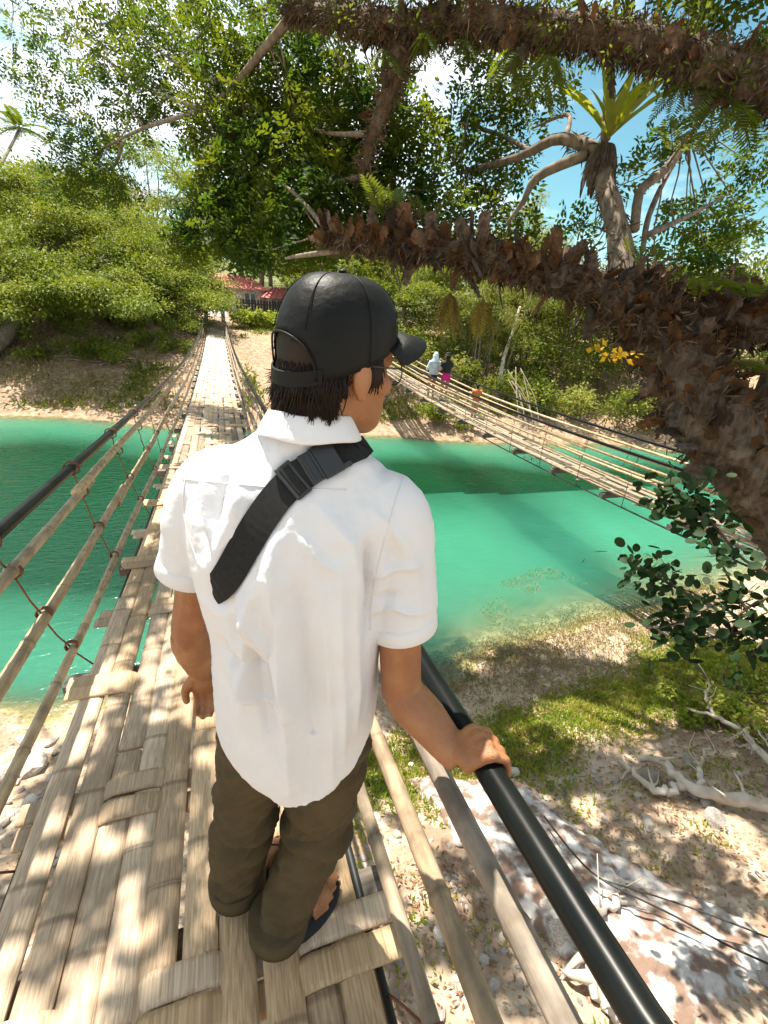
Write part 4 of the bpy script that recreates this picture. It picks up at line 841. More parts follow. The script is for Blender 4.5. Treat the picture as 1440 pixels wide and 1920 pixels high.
# ferns growing on the tree
def pinnate(seed, n=15, w=.30, droop=.25):
    r_ = np.random.default_rng(seed); m = MB()
    m.tube([(0, t, -droop*t*t) for t in np.linspace(0, 1, 7)], [.012, .004], 4)
    for i in range(n):
        t = .12+.86*i/n; L_ = w*math.sin(math.pi*(.14+.80*t))**.8
        for s_ in (-1, 1):
            a = np.array([0, t, -droop*t*t]); d = np.array([s_*.94, .36, -.12+.08*r_.normal()]); q = np.array([0, .030, 0]); m.add([a-q*.7, a+d*L_*.5-q, a+d*L_, a+d*L_*.5+q], [(0, 1, 2, 3)])
    return m.mesh('frond')
PN = [pinnate(1), pinnate(2, 13, .34, .35), pinnate(3, 17, .22, .15)]
def fern(label, base, n, ln_, m, spread=.9, lift=.8, group=None, dirb=(0, 0, 0), cat='fern'):
    e = empty('fern', base, label, cat, group)
    for k in range(n):
        a = k*2.4+rng.random(); d = np.array([math.cos(a)*spread, math.sin(a)*spread, lift*(.7+.6*rng.random())])+np.array(dirb)
        me = PN[k % 3].copy() if not PN[k % 3].materials or PN[k % 3].materials[0] != m else PN[k % 3]
        key = (k % 3, m.name)
        if key not in FC: FC[key] = PN[k % 3].copy(); FC[key].materials.clear(); FC[key].materials.append(m)
        put(FC[key], 'frond', base, d, unit(np.cross(np.cross(d, up_), d))+.2*rng.normal(size=3), ln_*(.75+.5*rng.random()), e)
    return e
FC = {}
FERNY = mat('yellowing_fern', (.24, .17, .03), .6, (.16, .13, .02), 6, rnd=.2, trans=(.5, (1.4, 1.1, .5)))
fern('yellowing fern hanging below the brown limb beside the cap', at(845, 548, 4.7), 7, .42, FERNY, .5, -.9)
fern('olive fern hanging under the limb above the women', at(905, 560, 4.65), 6, .34, FERNY, .5, -.9)
fern('yellow green fern standing upright where the limb thins out', at(720, 410, 4.9), 8, .40, FERN, .45, 1.0)
fern('green fern standing on the middle of the brown limb', at(800, 430, 4.8), 6, .30, FERN, .5, .9)
fern('pale fern sprouting from the forked branch below the cloud', at(1262, 285, 5.0), 6, .36, FERN, .7, .5, dirb=(.2, -.2, 0))
fern('small fern beside the upright stem on the limb', at(1190, 500, 4.6), 6, .26, FERN, .6, .9)
fern('long fern arching above the thick right hand limb', at(1400, 560, 3.9), 7, .42, FERN, .8, .5)
fern('fern on top of the trunk where the limbs fork', at(1310, 560, 4.2), 6, .30, FERN, .7, .8)
fern('fern leaning out from the shaded side of the trunk below the limbs', at(1410, 700, 4.1), 6, .34, FERN, .7, .4)
for i, (px, py, d) in enumerate(((800, 60, 4.2), (960, 95, 4.0), (1340, 165, 3.6), (1420, 60, 3.7), (870, 70, 4.2), (1030, 100, 3.95), (1280, 150, 3.7), (1390, 190, 3.5), (720, 90, 4.4))):
    fern('green fern hanging from the mossy overhead limb', at(px, py, d), 6, .30+.08*(i % 2), FERN, .7, -.5, group='ferns on the overhead limb')
nest = empty('birds_nest_fern', at(1140, 262, 4.9), 'large bright yellow green strap leaved fern perched on a branch stub', 'fern')
def strap_leaf(seed):
    r_ = np.random.default_rng(seed); R = []
    for t in np.linspace(0, 1, 12):
        w = .10*math.sin(math.pi*(.10+.86*t))**.75*(1+.10*math.sin(t*22+seed)); q = -.22*t*t
        R.append((w, t, q))
    V = [(-w, t, q+.35*w) for w, t, q in R]+[(0, t, q) for w, t, q in R]+[(w, t, q+.35*w) for w, t, q in R]; k = 12
    m = MB(); m.v = V; m.f = [f for i in range(k-1) for f in ((i, k+i, k+i+1, i+1), (k+i, 2*k+i, 2*k+i+1, k+i+1))]; return m.mesh('leaf')
SLV = [strap_leaf(s) for s in (1, 2, 3)]
for me in SLV: me.materials.append(NEST)
for k in range(13):
    a = k*2.4; sp_ = rng.uniform(.35, .95); d = np.array([math.cos(a)*sp_, math.sin(a)*sp_, 1.0]); n_ax = np.cross(np.cross(d, up_), d)
    put(SLV[k % 3], 'leaf', at(1140, 262, 4.9)+d*.02, d, n_ax, rng.uniform(.55, .88), nest, wx=.85)
sk = [strap_leaf(s) for s in (5, 6)]
for me in sk: me.materials.append(SKIRTF)
for k in range(26):
    a = k*2.4; d = np.array([math.cos(a)*.42, math.sin(a)*.42, -1.0]); put(sk[k % 2], 'dead_leaf', at(1135, 272, 4.95)+np.array([math.cos(a), math.sin(a), 0])*.09, d, np.array([math.cos(a), math.sin(a), .3]), rng.uniform(.25, .48), nest)
yl = Leaves(); c = at(1140, 662, 4.1)
yl.blob(c, (.14, .14, .06), 26, .07, .045, flat=.4); yl.blob(at(1175, 668, 4.1), (.08, .08, .05), 12, .07, .045)
e = empty('withered_leaf_sprig', c, 'withered yellow leaf sprig hanging at the underside of the trunk fork', 'sprig'); obj('leaves', yl.mesh('leaves'), YEL, e); obj('stem', MB().tube(PX((1090, 690, 4.1), (1130, 668, 4.1), (1180, 665, 4.15), (1225, 660, 4.25)), [.004, .006], 5), DRY, e)

# dark round-leaved vine branches hanging in front of the trunk
def round_leaf():
    a = np.arange(9)*2*math.pi/9; m = MB(); m.v = [(math.sin(t)*.34, .5-math.cos(t)*.5, .04*abs(math.sin(t))) for t in a]+[(0, .5, -.02)]; m.f = [(i, (i+1) % 9, 9) for i in range(9)]; return m.mesh('leaf')
RL = round_leaf(); RL.materials.append(LEAFK)
def vine(label, stems, n, s):
    e = empty('leafy_vine', at(*stems[0][0]), label, 'vine', None)
    for st in stems:
        P = spline(PX(*st), 24); obj('stem', MB().tube(P, [.012, .008, .003], 6), BARK, e); tg = unit(np.gradient(P, axis=0))
        for k in range(int(n*len(st)/4)):
            i = rng.integers(5, 24); d = unit(tg[i]*.5+.8*rng.normal(size=3)+np.array([0, 0, -.35])); base = P[i]+.07*rng.normal(size=3)*np.array([1, 1, 1.0])
            put(RL, 'leaf', base, d, unit(rng.normal(size=3)+np.array([0, 0, .8])), rng.uniform(.7, 1.25)*s, e)
    return e
vine('dark round leaved vine hanging in front of the trunk over the water', [((1440, 1075, 3.2), (1390, 1045, 3.2), (1330, 975, 3.2), (1280, 925, 3.2), (1235, 915, 3.2)), ((1360, 1010, 3.2), (1320, 960, 3.25), (1300, 900, 3.3)), ((1330, 975, 3.2), (1280, 960, 3.15), (1245, 940, 3.1))], 84, .085)
vine('dark leafy branch drooping over the muddy shore below the trunk', [((1520, 1240, 2.7), (1420, 1180, 2.75), (1340, 1130, 2.8), (1260, 1095, 2.85), (1160, 1045, 2.9)), ((1340, 1130, 2.8), (1290, 1160, 2.75), (1230, 1180, 2.7)), ((1420, 1180, 2.75), (1370, 1090, 2.8), (1330, 1010, 2.85)), ((1420, 1180, 2.75), (1300, 1200, 2.7), (1270, 1190, 2.7)), ((1300, 1120, 2.8), (1230, 1080, 2.8), (1200, 1060, 2.8))], 76, .072)
vine('dark leafy sprig beside the right edge over the green shrubs', [((1520, 1150, 2.6), (1450, 1120, 2.6), (1390, 1150, 2.65), (1370, 1190, 2.7)), ((1500, 1230, 2.6), (1440, 1200, 2.6), (1400, 1240, 2.6))], 60, .075)

# ------------------------------------------------------------------ far bank trees, bushes, houses
def gz(x, y): return float(ground_z(np.array([x]), np.array([y]))[0])
def canopy_tree(name, label, base, h, spread, lm, nblob=26, n=420, ls=.20, trunk_r=.28, layer=.32, cb=.45, group=None, bark=BARKG, lean=(0, 0), squash=1.0):
    x, y = base; z0 = gz(x, y)-.2; e = empty(name, (x, y, z0), label, 'tree', group); top = np.array([x+lean[0], y+lean[1], z0+h*cb])
    tm = MB(); branch(tm, (x, y, z0), top, trunk_r, trunk_r*.7, 7, .05, seg=9); lv = Leaves()
    for k in range(nblob):
        a = k*2.4; q = math.sqrt((k+.5)/nblob); r = spread*q; c = np.array([top[0]+math.cos(a)*r, top[1]+math.sin(a)*r*squash, z0+h*(1-.42*q*q)-rng.random()*h*.22*(1+q)])
        br_ = spread*rng.uniform(.20, .36); lv.blob(c, (br_, br_, br_*layer), n, ls, ls*.55, droop=.1, flat=.72, shell=.1)
        if k % 2 == 0: branch(tm, top, c-np.array([0, 0, br_*layer*.5]), trunk_r*.42, .03, 6, .1, .08, seg=6)
    obj('trunk', tm, bark, e); obj('crown', lv.mesh('crown'), lm, e); return e
def layered_tree(label, base, fork, blobs, r0, n=620, ls=.17):
    x, y = base; z0 = gz(x, y)-.2; e = empty('rain_tree', (x, y, z0), label, 'tree'); tm = MB(); fk = np.array(fork); branch(tm, (x, y, z0), fk, r0, r0*.75, 8, .05, seg=10); lv = Leaves()
    for k, (px, py, d, r) in enumerate(blobs):
        c = at(px, py, d); R_ = r/PF*d; lv.blob(c, (R_, R_*1.1, R_*.36), int(n*(R_/1.2)**1.6)+60, ls, ls*.5, droop=.1, flat=.75, shell=.1)
        if k % 4 == 0: branch(tm, fk, c, r0*.3, .03, 7, .1, .1, seg=6)
    obj('trunk', tm, BARKG, e); obj('crown', lv.mesh('crown'), LEAFL, e)
def blobs_in(x0, x1, top, bot, n, d0, d1, r0, r1):
    o = []
    for k in range(n):
        px = rng.uniform(x0, x1); t, b = np.interp(px, *top), np.interp(px, *bot); py = t+(b-t)*rng.random(); o.append((px, py, d0+(d1-d0)*(1-(py-t)/(b-t+1))*.8+rng.normal()*.6, rng.uniform(r0, r1)))
    return o
layered_tree('broad light green tree on the far left bank with trunk over the water', (-11.6, 22.8), at(40, 560, 23), blobs_in(-140, 270, ((-140, 0, 60, 130, 270), (250, 262, 300, 330, 430)), ((-140, 0, 150, 270), (600, 590, 575, 590)), 96, 19.5, 29.0, 32, 66), .42)
layered_tree('spreading light green tree between the far left bank and the bridge end', tuple(at(281, 690, 27.5)[:2]), at(283, 560, 28.5), blobs_in(190, 412, ((190, 260, 330, 412), (390, 400, 450, 520)), ((190, 300, 412), (590, 590, 575)), 56, 27, 33, 24, 48), .16)
canopy_tree('rain_tree', 'tall green tree rising behind the broad tree on the left bank', (-20, 42), 11.5, 8, LEAFL, 40, 620, .27, .4, .3, .45)
canopy_tree('rain_tree', 'airy flat topped tree standing behind the houses', (-1.5, 66), 16.5, 8, LEAFM, 20, 260, .30, .3, .2, .6)
canopy_tree('rain_tree', 'dense green tree behind the fence near the bridge pylon', (4.4, 52), 9.5, 5.5, LEAFL, 26, 520, .25, .3, .34, .4)
canopy_tree('rain_tree', 'green tree on the far bank just past the peak of the cap', (12.5, 33), 7.0, 4.6, LEAFL, 30, 560, .21, .2, .34, .35)
canopy_tree('rain_tree', 'mid green tree behind the women on the second bridge', (14.5, 27), 6.5, 3.6, LEAFM, 26, 560, .18, .18, .36, .3)
canopy_tree('rain_tree', 'tall mid green tree behind the yellow bamboo', (30, 44), 8.5, 7, LEAFM, 34, 560, .30, .35, .34, .35)
canopy_tree('rain_tree', 'dark green tree beside the river past the trunk of the shade tree', (26, 20), 9, 5, LEAFM, 28, 560, .22, .25, .36, .3)
canopy_tree('rain_tree', 'leafy tree on the right far bank between bamboo and trunk', (20.5, 25), 6, 3.6, LEAFM, 26, 520, .18, .18, .4, .25)
for k, (x, y, h, s, m) in enumerate(((-12, 58, 11, 7, LEAFL), (3, 62, 11, 7, LEAFM), (10, 46, 8, 5.5, LEAFM), (-16, 72, 10, 9, LEAFM), (18, 52, 11, 7, LEAFL), (28, 30, 9, 6, LEAFM), (38, 36, 12, 8, LEAFM), (8, 80, 16, 10, LEAFM), (-34, 60, 13, 11, LEAFL), (14, 70, 15, 9, LEAFM), (34, 70, 20, 12, LEAFM), (52, 50, 18, 11, LEAFM), (46, 28, 13, 8, LEAFM), (-8, 85, 17, 9, LEAFM), (-48, 40, 13, 11, LEAFL), (23, 85, 20, 12, LEAFM))):
    h = h*.52 if x > 11 else h
    canopy_tree('forest_tree', ('low ' if h < 8 else 'tall ' if h < 17 else 'towering ')+('light green' if m is LEAFL else 'mid green')+' tree in the wood '+('left of the houses' if x < -3 else 'behind the houses' if x < 12 else 'behind the second bridge'), (x, y), h, s, m, 22, 420, .42, .35, .42, .3, group='wood behind the river')
# coconut palm
px_ = (-27.5, 66); z0 = gz(*px_); pe = empty('palm_tree', (*px_, z0), 'coconut palm rising above the trees on the left skyline', 'palm'); ptop = at(38, 240, 66)
obj('trunk', MB().tube(spline([(px_[0], px_[1], z0), (np.array([*px_, z0])+ptop)/2+np.array([.6, 0, 0]), ptop], 10), [.22, .16], 8), BARKG, pe)
for k in range(16):
    a = k*2.4; el = rng.uniform(-.2, 1.0); d = np.array([math.cos(a), math.sin(a), el]); me = pinnate(50+k, 22, .22, .55); me.materials.append(LEAFM); put(me, 'frond', ptop, d, up_+.1*rng.normal(size=3), 4.6, pe)
# leafless tree behind the left crowns
bt = empty('bare_tree', (-9, 52, gz(-9, 52)), 'pale leafless tree with thin upright branches behind the left trees', 'tree'); m = MB(); tpz = at(262, 360, 56)
P = branch(m, (tpz[0], 52, gz(-9, 52)), tpz, .22, .10, 8, .03)
for k in range(22): 
    e_ = tpz+np.array([rng.normal()*2.6, rng.normal()*1.5, rng.uniform(-1.5, 3.6)]); branch(m, P[rng.integers(3, 8)], e_, .06, .012, 6, .12, .05, 5)
    for q in range(3): branch(m, e_*.6+tpz*.4, e_+rng.normal(size=3)*.9, .025, .006, 5, .12, seg=4)
obj('trunk', m, PALE, bt)
# bamboo clumps on the right bank
def bamboo(label, x, y, h, n, spread, lm=LEAFY):
    z0 = gz(x, y); e = empty('bamboo_clump', (x, y, z0), label, 'bamboo'); lv = Leaves()
    for k in range(n):
        a = rng.random()*2*math.pi; b = np.array([x+.5*rng.normal(), y+.5*rng.normal(), z0-.1]); hh_ = h*rng.uniform(.7, 1.05); t_ = b+np.array([math.cos(a)*spread*rng.random(), math.sin(a)*spread*rng.random(), hh_]); tip = t_+np.array([math.cos(a), math.sin(a), -.7])*h*.14
        P = spline([b, b*.5+t_*.5+np.array([0, 0, hh_*.06]), t_, tip], 14); obj('culm', MB().tube(P, [.045, .03, .008], 6), BAMG, e)
        for i in range(4, 14): lv.blob(P[i], (.5, .5, .42), 62, .24, .035, droop=1.0, flat=.1, shell=.1)
    obj('foliage', lv.mesh('foliage'), lm, e)
bamboo('feathery yellow bamboo clump behind the second bridge', 17.2, 25.5, 7.4, 20, 2.0); bamboo('yellow green bamboo clump nearest the pale leaning trunk', 14.2, 23.6, 5.6, 14, 1.5); bamboo('olive bamboo clump growing behind the tree trunk', 22, 19.5, 6.5, 16, 1.8); bamboo('tall bamboo behind the leafy far bank bushes', 20, 31, 9, 16, 2.2)
lp = empty('leaning_trunk', at(940, 705, 25), 'pale bare trunk leaning on the far bank behind the second bridge', 'tree'); obj('trunk', MB().tube(spline(PX((936, 720, 25), (945, 670, 25), (962, 620, 25), (975, 575, 25)), 10), [.13, .10, .07], 8, jit=.03), PALE, lp)
fb = empty('fallen_bamboo', at(990, 850, 18.5), 'heap of pale fallen bamboo stalks sloping from the bank into the water', 'fallen stalks')
for k in range(8):
    a = at(950+rng.uniform(0, 30), 690+rng.uniform(-15, 50), 21.5); b = at(985+rng.uniform(0, 34), rng.uniform(840, 856), 18.6); b[2] = WZ-.1; mid = (a+b)/2+np.array([.3*rng.normal(), .3*rng.normal(), .35])
    obj('stalk', MB().tube(spline([a, mid, b], 8), [.022, .016, .01], 5), BARKG, fb)
# bushes on the banks
def bush(label, x, y, r, h, lm, n=700, ls=.12, group=None, z=None, parts=6):
    z0 = gz(x, y) if z is None else z; e = empty('bush', (x, y, z0), label, 'bush', group); lv = Leaves(); m = MB()
    for k in range(parts):
        c = np.array([x+r*.55*rng.normal(), y+r*.55*rng.normal(), z0+h*rng.uniform(.3, .8)]); lv.blob(c, (r*.5, r*.5, h*.36), n//parts, ls, ls*.5, shell=.1, flat=.4, droop=.2); branch(m, (x, y, z0-.1), c, .03, .01, 5, .1, seg=5)
    obj('foliage', lv.mesh('foliage'), lm, e); obj('stem', m, BARKG, e)
bush('glossy bright green bush at the waterline below the women', 9.7, 19.4, .85, 1.3, LEAFG, 1500, .17); bush('low green bush at the waterline right of the glossy bush', 10.9, 19.0, .55, .8, LEAFG, 900, .15)
bush('bright green agave like bush at the right foot of the bridge pylon', 2.2, 35.5, 1.1, 1.2, LEAFG, 1500, .26); bush('green hedge bush near the fence beyond the pylon', 4.2, 36.5, 1.0, 1.0, LEAFG, 1200, .24)
bush('round leafy bush left of the bridge pylon', -3.0, 36.5, 1.1, 2.0, LEAFM, 1400, .22)
for k, (px, py, d, r, h) in enumerate(((215, 720, 23, .8, 1.2), (165, 730, 23, .7, 1.0), (60, 640, 26, 1.6, 2.6), (20, 600, 27, 1.8, 3.0), (110, 690, 25, 1.2, 1.6), (205, 610, 27, 1.2, 1.6), (310, 640, 27, 1.2, 1.4), (350, 660, 26, .9, 1.0), (240, 660, 26, .9, 1.0), (335, 610, 31, 1.3, 1.6), (150, 620, 28, 1.4, 2.0), (90, 745, 22.5, .6, .5), (280, 690, 25, .7, .8), (30, 680, 24.5, 1.3, 1.7), (75, 590, 27, 1.6, 2.2), (125, 655, 25.5, 1.2, 1.6), (185, 650, 26, 1.3, 1.7), (230, 625, 27, 1.2, 1.5), (265, 640, 27, 1.1, 1.4), (320, 690, 24.5, .7, .8), (150, 690, 24.5, 1.0, 1.2), (375, 640, 28, .8, .9), (10, 730, 23, .9, 1.0), (290, 615, 29, 1.3, 1.6), (50, 720, 23.2, .8, 1.1))):
    p = at(px, py, d); bush(('tall ' if h > 1.55 else 'mid sized ' if h > 1.05 else 'low ')+('dark green' if k % 3 else 'yellow green')+' bush growing on the eroded left bank', p[0], p[1], r, h, LEAFM if k % 3 else LEAFL, 1000, .15, group='bushes on the eroded left bank')
for k, (x, y, r, h) in enumerate(((13, 22, 1.2, 1.8), (15.5, 21, 1.3, 2.0), (17.5, 19.6, 1.3, 2.2), (19.5, 18.4, 1.4, 2.2), (12, 26, 1.4, 2.0), (21.5, 17.6, 1.5, 2.4), (16, 28, 1.8, 2.6), (9.5, 27, 1.3, 1.8), (6.3, 31, 1.1, 1.3), (24, 17, 1.6, 2.6), (11.5, 30, 1.8, 2.4), (13.5, 25, 2.0, 3.2), (16.5, 23.5, 1.8, 3.0), (18.5, 22.5, 2.0, 3.4), (11, 23.5, 1.3, 2.0), (21, 22, 2.2, 3.6), (14.5, 30, 2.4, 3.8), (19, 27, 2.4, 4.0), (24, 22, 2.4, 4.0), (9, 24, 1.2, 1.6), (17.5, 32, 2.6, 4.4))):
    bush(('head high ' if h < 2.1 else 'big ' if h < 3.1 else 'tree sized ')+('mid green', 'light green', 'yellowish')[k % 3]+' bush on the far bank behind the second bridge', x, y, r, h, (LEAFM, LEAFL, LEAFY)[k % 3], 1700, .19, group='bushes behind the second bridge')
for k, (px, py, d, r, h) in enumerate(((1400, 1210, 6.4, .55, .5), (1350, 1290, 6.0, .40, .35), (1420, 1330, 5.6, .45, .45), (1300, 1300, 6.1, .25, .22), (1460, 1240, 6.4, .6, .6))):
    p = at(px, py, d); bush('low bright green shrub on the near shore beside the driftwood', p[0], p[1], r, h, LEAFG, 900, .075, group='shrubs beside the driftwood')
# houses, fence, path
def house(label, cx0, cy0, w, dp, hw_, rh, yaw=0.0):
    z0 = gz(cx0, cy0)-.1; e = empty('house', (cx0, cy0, z0), label, 'house')
    obj('wall', MB().box((cx0, cy0, z0+hw_/2), w/2, dp/2, hw_/2), WALLM, e, smooth=False)
    r = MB(); a, b, z1 = w/2+.5, dp/2+.6, z0+hw_-.05
    r.add([(cx0-a, cy0-b, z1), (cx0+a, cy0-b, z1), (cx0+a, cy0+b, z1), (cx0-a, cy0+b, z1), (cx0-a*.55, cy0, z1+rh), (cx0+a*.55, cy0, z1+rh)], [(0, 1, 5, 4), (2, 3, 4, 5), (1, 2, 5), (3, 0, 4), (3, 2, 1, 0)]); ro = obj('roof', r, ROOF, e, smooth=False)
    for k in range(int(w/.5)): obj('roof_rib', MB().tube([(cx0-a*.92+k*.5, cy0-b, z1+.03), (cx0-a*.5+k*.27*2*.9*.5, cy0-.02, z1+rh+.02)], .03, 5), ROOF, ro)
    for k in range(3):
        x = cx0-w*.3+k*w*.3; wi = obj('window', MB().box((x, cy0-dp/2-.03, z0+hw_*.58), .42, .03, .42), GLASS, e, smooth=False); obj('frame', MB().box((x, cy0-dp/2-.07, z0+hw_*.58), .04, .03, .44).box((x, cy0-dp/2-.075, z0+hw_*.58-.46), .5, .05, .05), WHITE, wi, smooth=False)
house('red roofed house straight beyond the end of the long bridge', .9, 49, 6.5, 5, 2.0, 1.1); house('small red roofed shed right of the fence behind the cap', 6.2, 47, 4.0, 4, 1.5, .9)
fe = empty('fence', (4.5, 43, gz(4.5, 43)), 'dark timber fence beside the path right of the bridge pylon', 'fence')
for k in range(26): x = 1.6+k*.24; obj('slat', MB().box((x, 43, gz(x, 43)+.55), .085, .02, .62+.04*rng.random()), DARKW, fe, smooth=False)
for h in (.25, .85): obj('rail', MB().box((4.6, 43.06, gz(4.6, 43)+h), 3.1, .03, .045), DARKW, fe, smooth=False)
fe2 = empty('fence', (-6.5, 46, gz(-6.5, 46)), 'weathered paling fence behind the left bank trees', 'fence')
for k in range(22): x = -9+k*.24; obj('slat', MB().box((x, 46, gz(x, 46)+.7), .09, .02, .75+.05*rng.random()), BEAM, fe2, smooth=False)
kb = obj('low_wall', MB().box((-3.6, 40.6, gz(-3.6, 40.6)+.2), 2.6, .12, .28), WHITE, None, 'low white wall along the path left of the bridge pylon', 'wall', smooth=False)
kb = obj('low_wall', MB().box((4.6, 39.6, gz(4.6, 39.6)+.12), 3.6, .15, .2), WHITE, None, 'low pale wall running right of the bridge pylon below the fence', 'wall', smooth=False)
bi = at(311, 572, 41); e = empty('bin', (bi[0], bi[1], gz(bi[0], bi[1])), 'small teal bin standing by the paling fence', 'bin'); z0 = gz(bi[0], bi[1]); obj('body', MB().tube([(bi[0], bi[1], z0), (bi[0], bi[1], z0+.9)], [.26, .30], 14), TEAL, e); obj('lid', MB().tube([(bi[0], bi[1], z0+.9), (bi[0], bi[1], z0+.97), (bi[0], bi[1], z0+1.05)], [.33, .32, .12], 14), TEAL, e)
# paved path from the bridge end to the houses: follows the ground
V, F = grid(np.linspace(-1.1, .75, 6), np.linspace(39.9, 46.3, 14), lambda X, Y: np.maximum(ground_z(X, Y)+.03, -.39)); pm = npmesh('path', V, F); obj('path', pm, CONC, kind='structure')

# ------------------------------------------------------------------ near bank: rock, stones, driftwood, grass
def px_ground(px, py, it=12, lift=0.0):
    r = ROT @ np.array([(px-PCX)/PF, -(py-PCY)/PF, -1.0]); t = 3.0
    for _ in range(40):
        p = CAM+r*t; t += (p[2]-gz(p[0], p[1])-lift)/(-r[2]+.35)*.7
    return CAM+r*t
# crusted rock ledge
c0, c1, c2, c3 = px_ground(760, 1460), px_ground(960, 1460), px_ground(1500, 1790), px_ground(1180, 1960)
U = np.linspace(-.15, 1.15, 280); Vv = np.linspace(-.15, 1.15, 160); UU, VV = np.meshgrid(U, Vv)
Xs = (1-UU)*(1-VV)*c0[0]+(1-UU)*VV*c1[0]+UU*VV*c2[0]+UU*(1-VV)*c3[0]; Ys = (1-UU)*(1-VV)*c0[1]+(1-UU)*VV*c1[1]+UU*VV*c2[1]+UU*(1-VV)*c3[1]
edge = np.minimum.reduce([UU, VV, 1-UU, 1-VV])+.10*fbm(Xs, Ys, 31, 4, 2.2)
Zs = ground_z(Xs, Ys)+np.clip(edge*1.4, -.14, .075)+.05*fbm(Xs, Ys, 32, 4, 3)*np.clip(edge*6, 0, 1)+.030*fbm(Xs, Ys, 33, 4, 9)+.014*np.abs(fbm(Xs, Ys, 34, 3, 24))
i = np.arange(Xs.size).reshape(Xs.shape); Fq = np.stack([i[:-1, :-1], i[:-1, 1:], i[1:, 1:], i[1:, :-1]], -1).reshape(-1, 4); Fq = Fq[:, ::-1] if np.cross(np.array([Xs[0, 1]-Xs[0, 0], Ys[0, 1]-Ys[0, 0]]), np.array([Xs[1, 0]-Xs[0, 0], Ys[1, 0]-Ys[0, 0]])) < 0 else Fq
rm = npmesh('rock_ledge', np.stack([Xs, Ys, Zs], -1).reshape(-1, 3), Fq); rm.shade_smooth()
obj('rock_ledge', rm, SLAB, None, 'white crusted rock ledge sloping down the bank under the right handrail', 'rock')
def stone_mesh(seed):
    bm = bmesh.new(); bmesh.ops.create_icosphere(bm, subdivisions=2, radius=1); r_ = random.Random(seed); off = Vector((r_.random()*9, r_.random()*9, 0))
    for v in bm.verts: v.co *= 1+.35*mnoise.noise(v.co*1.3+off); v.co.z *= .62; v.co.x *= 1.2
    me = bpy.data.meshes.new('stone'); bm.to_mesh(me); bm.free(); me.materials.append(STONE); return me
SM = [stone_mesh(s) for s in range(5)]
spots = []
for k in range(230):
    if k < 130: p = px_ground(rng.uniform(640, 980), rng.uniform(1420, 1915)); s = rng.uniform(.010, .034)*(1.6 if rng.random() < .12 else 1)
    elif k < 190: p = px_ground(rng.uniform(980, 1440), rng.uniform(1420, 1900)); s = rng.uniform(.012, .05)
    else: p = px_ground(rng.uniform(0, 120), rng.uniform(1380, 1620)); s = rng.uniform(.02, .07)
    spots.append((p, s))
for px, py, s in ((1215, 1465, .10), (1290, 1430, .09), (1310, 1490, .12), (1215, 1545, .07), (1340, 1540, .10), (960, 1450, .07), (1060, 1770, .12), (60, 1440, .16), (20, 1450, .14), (1030, 1715, .09), (835, 1500, .08), (60, 1560, .08), (705, 1535, .05), (1100, 1780, .10)): spots.append((px_ground(px, py), s))
for k, (p, s) in enumerate(spots):
    o = bpy.data.objects.new('stone', SM[k % 5]); COL.objects.link(o); o.parent = ground; o.location = (p[0], p[1], gz(p[0], p[1])+s*.25); o.scale = (s, s*rng.uniform(.7, 1.1), s); o.rotation_euler = (.3*rng.normal(), .3*rng.normal(), rng.random()*6)
def on_ground(q, lift): p = px_ground(q[0], q[1], lift=lift); return p
def drift(label, stems):
    b = on_ground(stems[0][0][0], .1); e = empty('driftwood', (b[0], b[1], b[2]-.1), label, 'driftwood')
    for i, (pts, rad) in enumerate(stems):
        P = spline([px_ground(q[0], q[1], lift=q[2]) for q in pts], 22); P[1:-1] += .014*rng.normal(size=(20, 3)); obj('trunk' if i == 0 else 'limb', MB().tube(P, [q*.72 for q in rad], 10, jit=.09), PALE, e)
        for w in range(4):
            c = P[rng.integers(4, 20)]; dd = unit(rng.normal(size=3)+np.array([0, 0, .6])); obj('twig', MB().tube(spline([c, c+dd*.10+.03*rng.normal(size=3), c+dd*rng.uniform(.16, .34)+.06*rng.normal(size=3)], 7), [rad[-1]*.6, rad[-1]*.35, .003], 6, jit=.05), PALE, e)
drift('thick bleached driftwood branch lying across the stony bank', [([(1560, 1560, .12), (1440, 1512, .12), (1350, 1492, .14), (1285, 1470, .16), (1250, 1432, .18), (1195, 1418, .10)], [.10, .085, .08, .07, .06, .035]), ([(1285, 1470, .16), (1230, 1480, .10), (1160, 1422, .05)], [.06, .05, .03]), ([(1320, 1480, .14), (1310, 1440, .22), (1330, 1400, .25)], [.05, .03, .012])])
drift('thin forked bleached branch lying above the thick driftwood', [([(1480, 1470, .15), (1425, 1410, .18), (1390, 1372, .2), (1340, 1345, .22), (1285, 1330, .15)], [.06, .055, .045, .035, .015]), ([(1340, 1345, .22), (1325, 1310, .35), (1332, 1285, .45)], [.03, .025, .012]), ([(1425, 1410, .18), (1400, 1400, .12), (1380, 1395, .05)], [.035, .02, .01]), ([(1400, 1380, .2), (1405, 1350, .25), (1440, 1400, .2)], [.025, .02, .01])])
drift('curved white root standing on the rock below the black handrail', [([(1060, 1700, .02), (1105, 1720, .16), (1098, 1770, .16), (1120, 1850, .08), (1150, 1900, .02)], [.03, .055, .05, .06, .08]), ([(1105, 1720, .16), (1160, 1690, .10), (1230, 1705, .03)], [.05, .045, .02])])
wr = empty('power_cable', px_ground(1130, 1650), 'thin black cable trailing over the rocks below the handrail', 'cable')
obj('strand', MB().tube(spline([px_ground(a, b, lift=c) for a, b, c in ((1020, 1530, .2), (1075, 1600, .25), (1130, 1650, .25), (1260, 1715, .2), (1360, 1770, .2), (1470, 1820, .2))], 30), .008, 6), CABLE, wr)
obj('strand', MB().tube(spline([px_ground(a, b, lift=c) for a, b, c in ((1130, 1650, .25), (1260, 1690, .25), (1370, 1730, .25), (1470, 1770, .25))], 24), .006, 6), CABLE, wr)
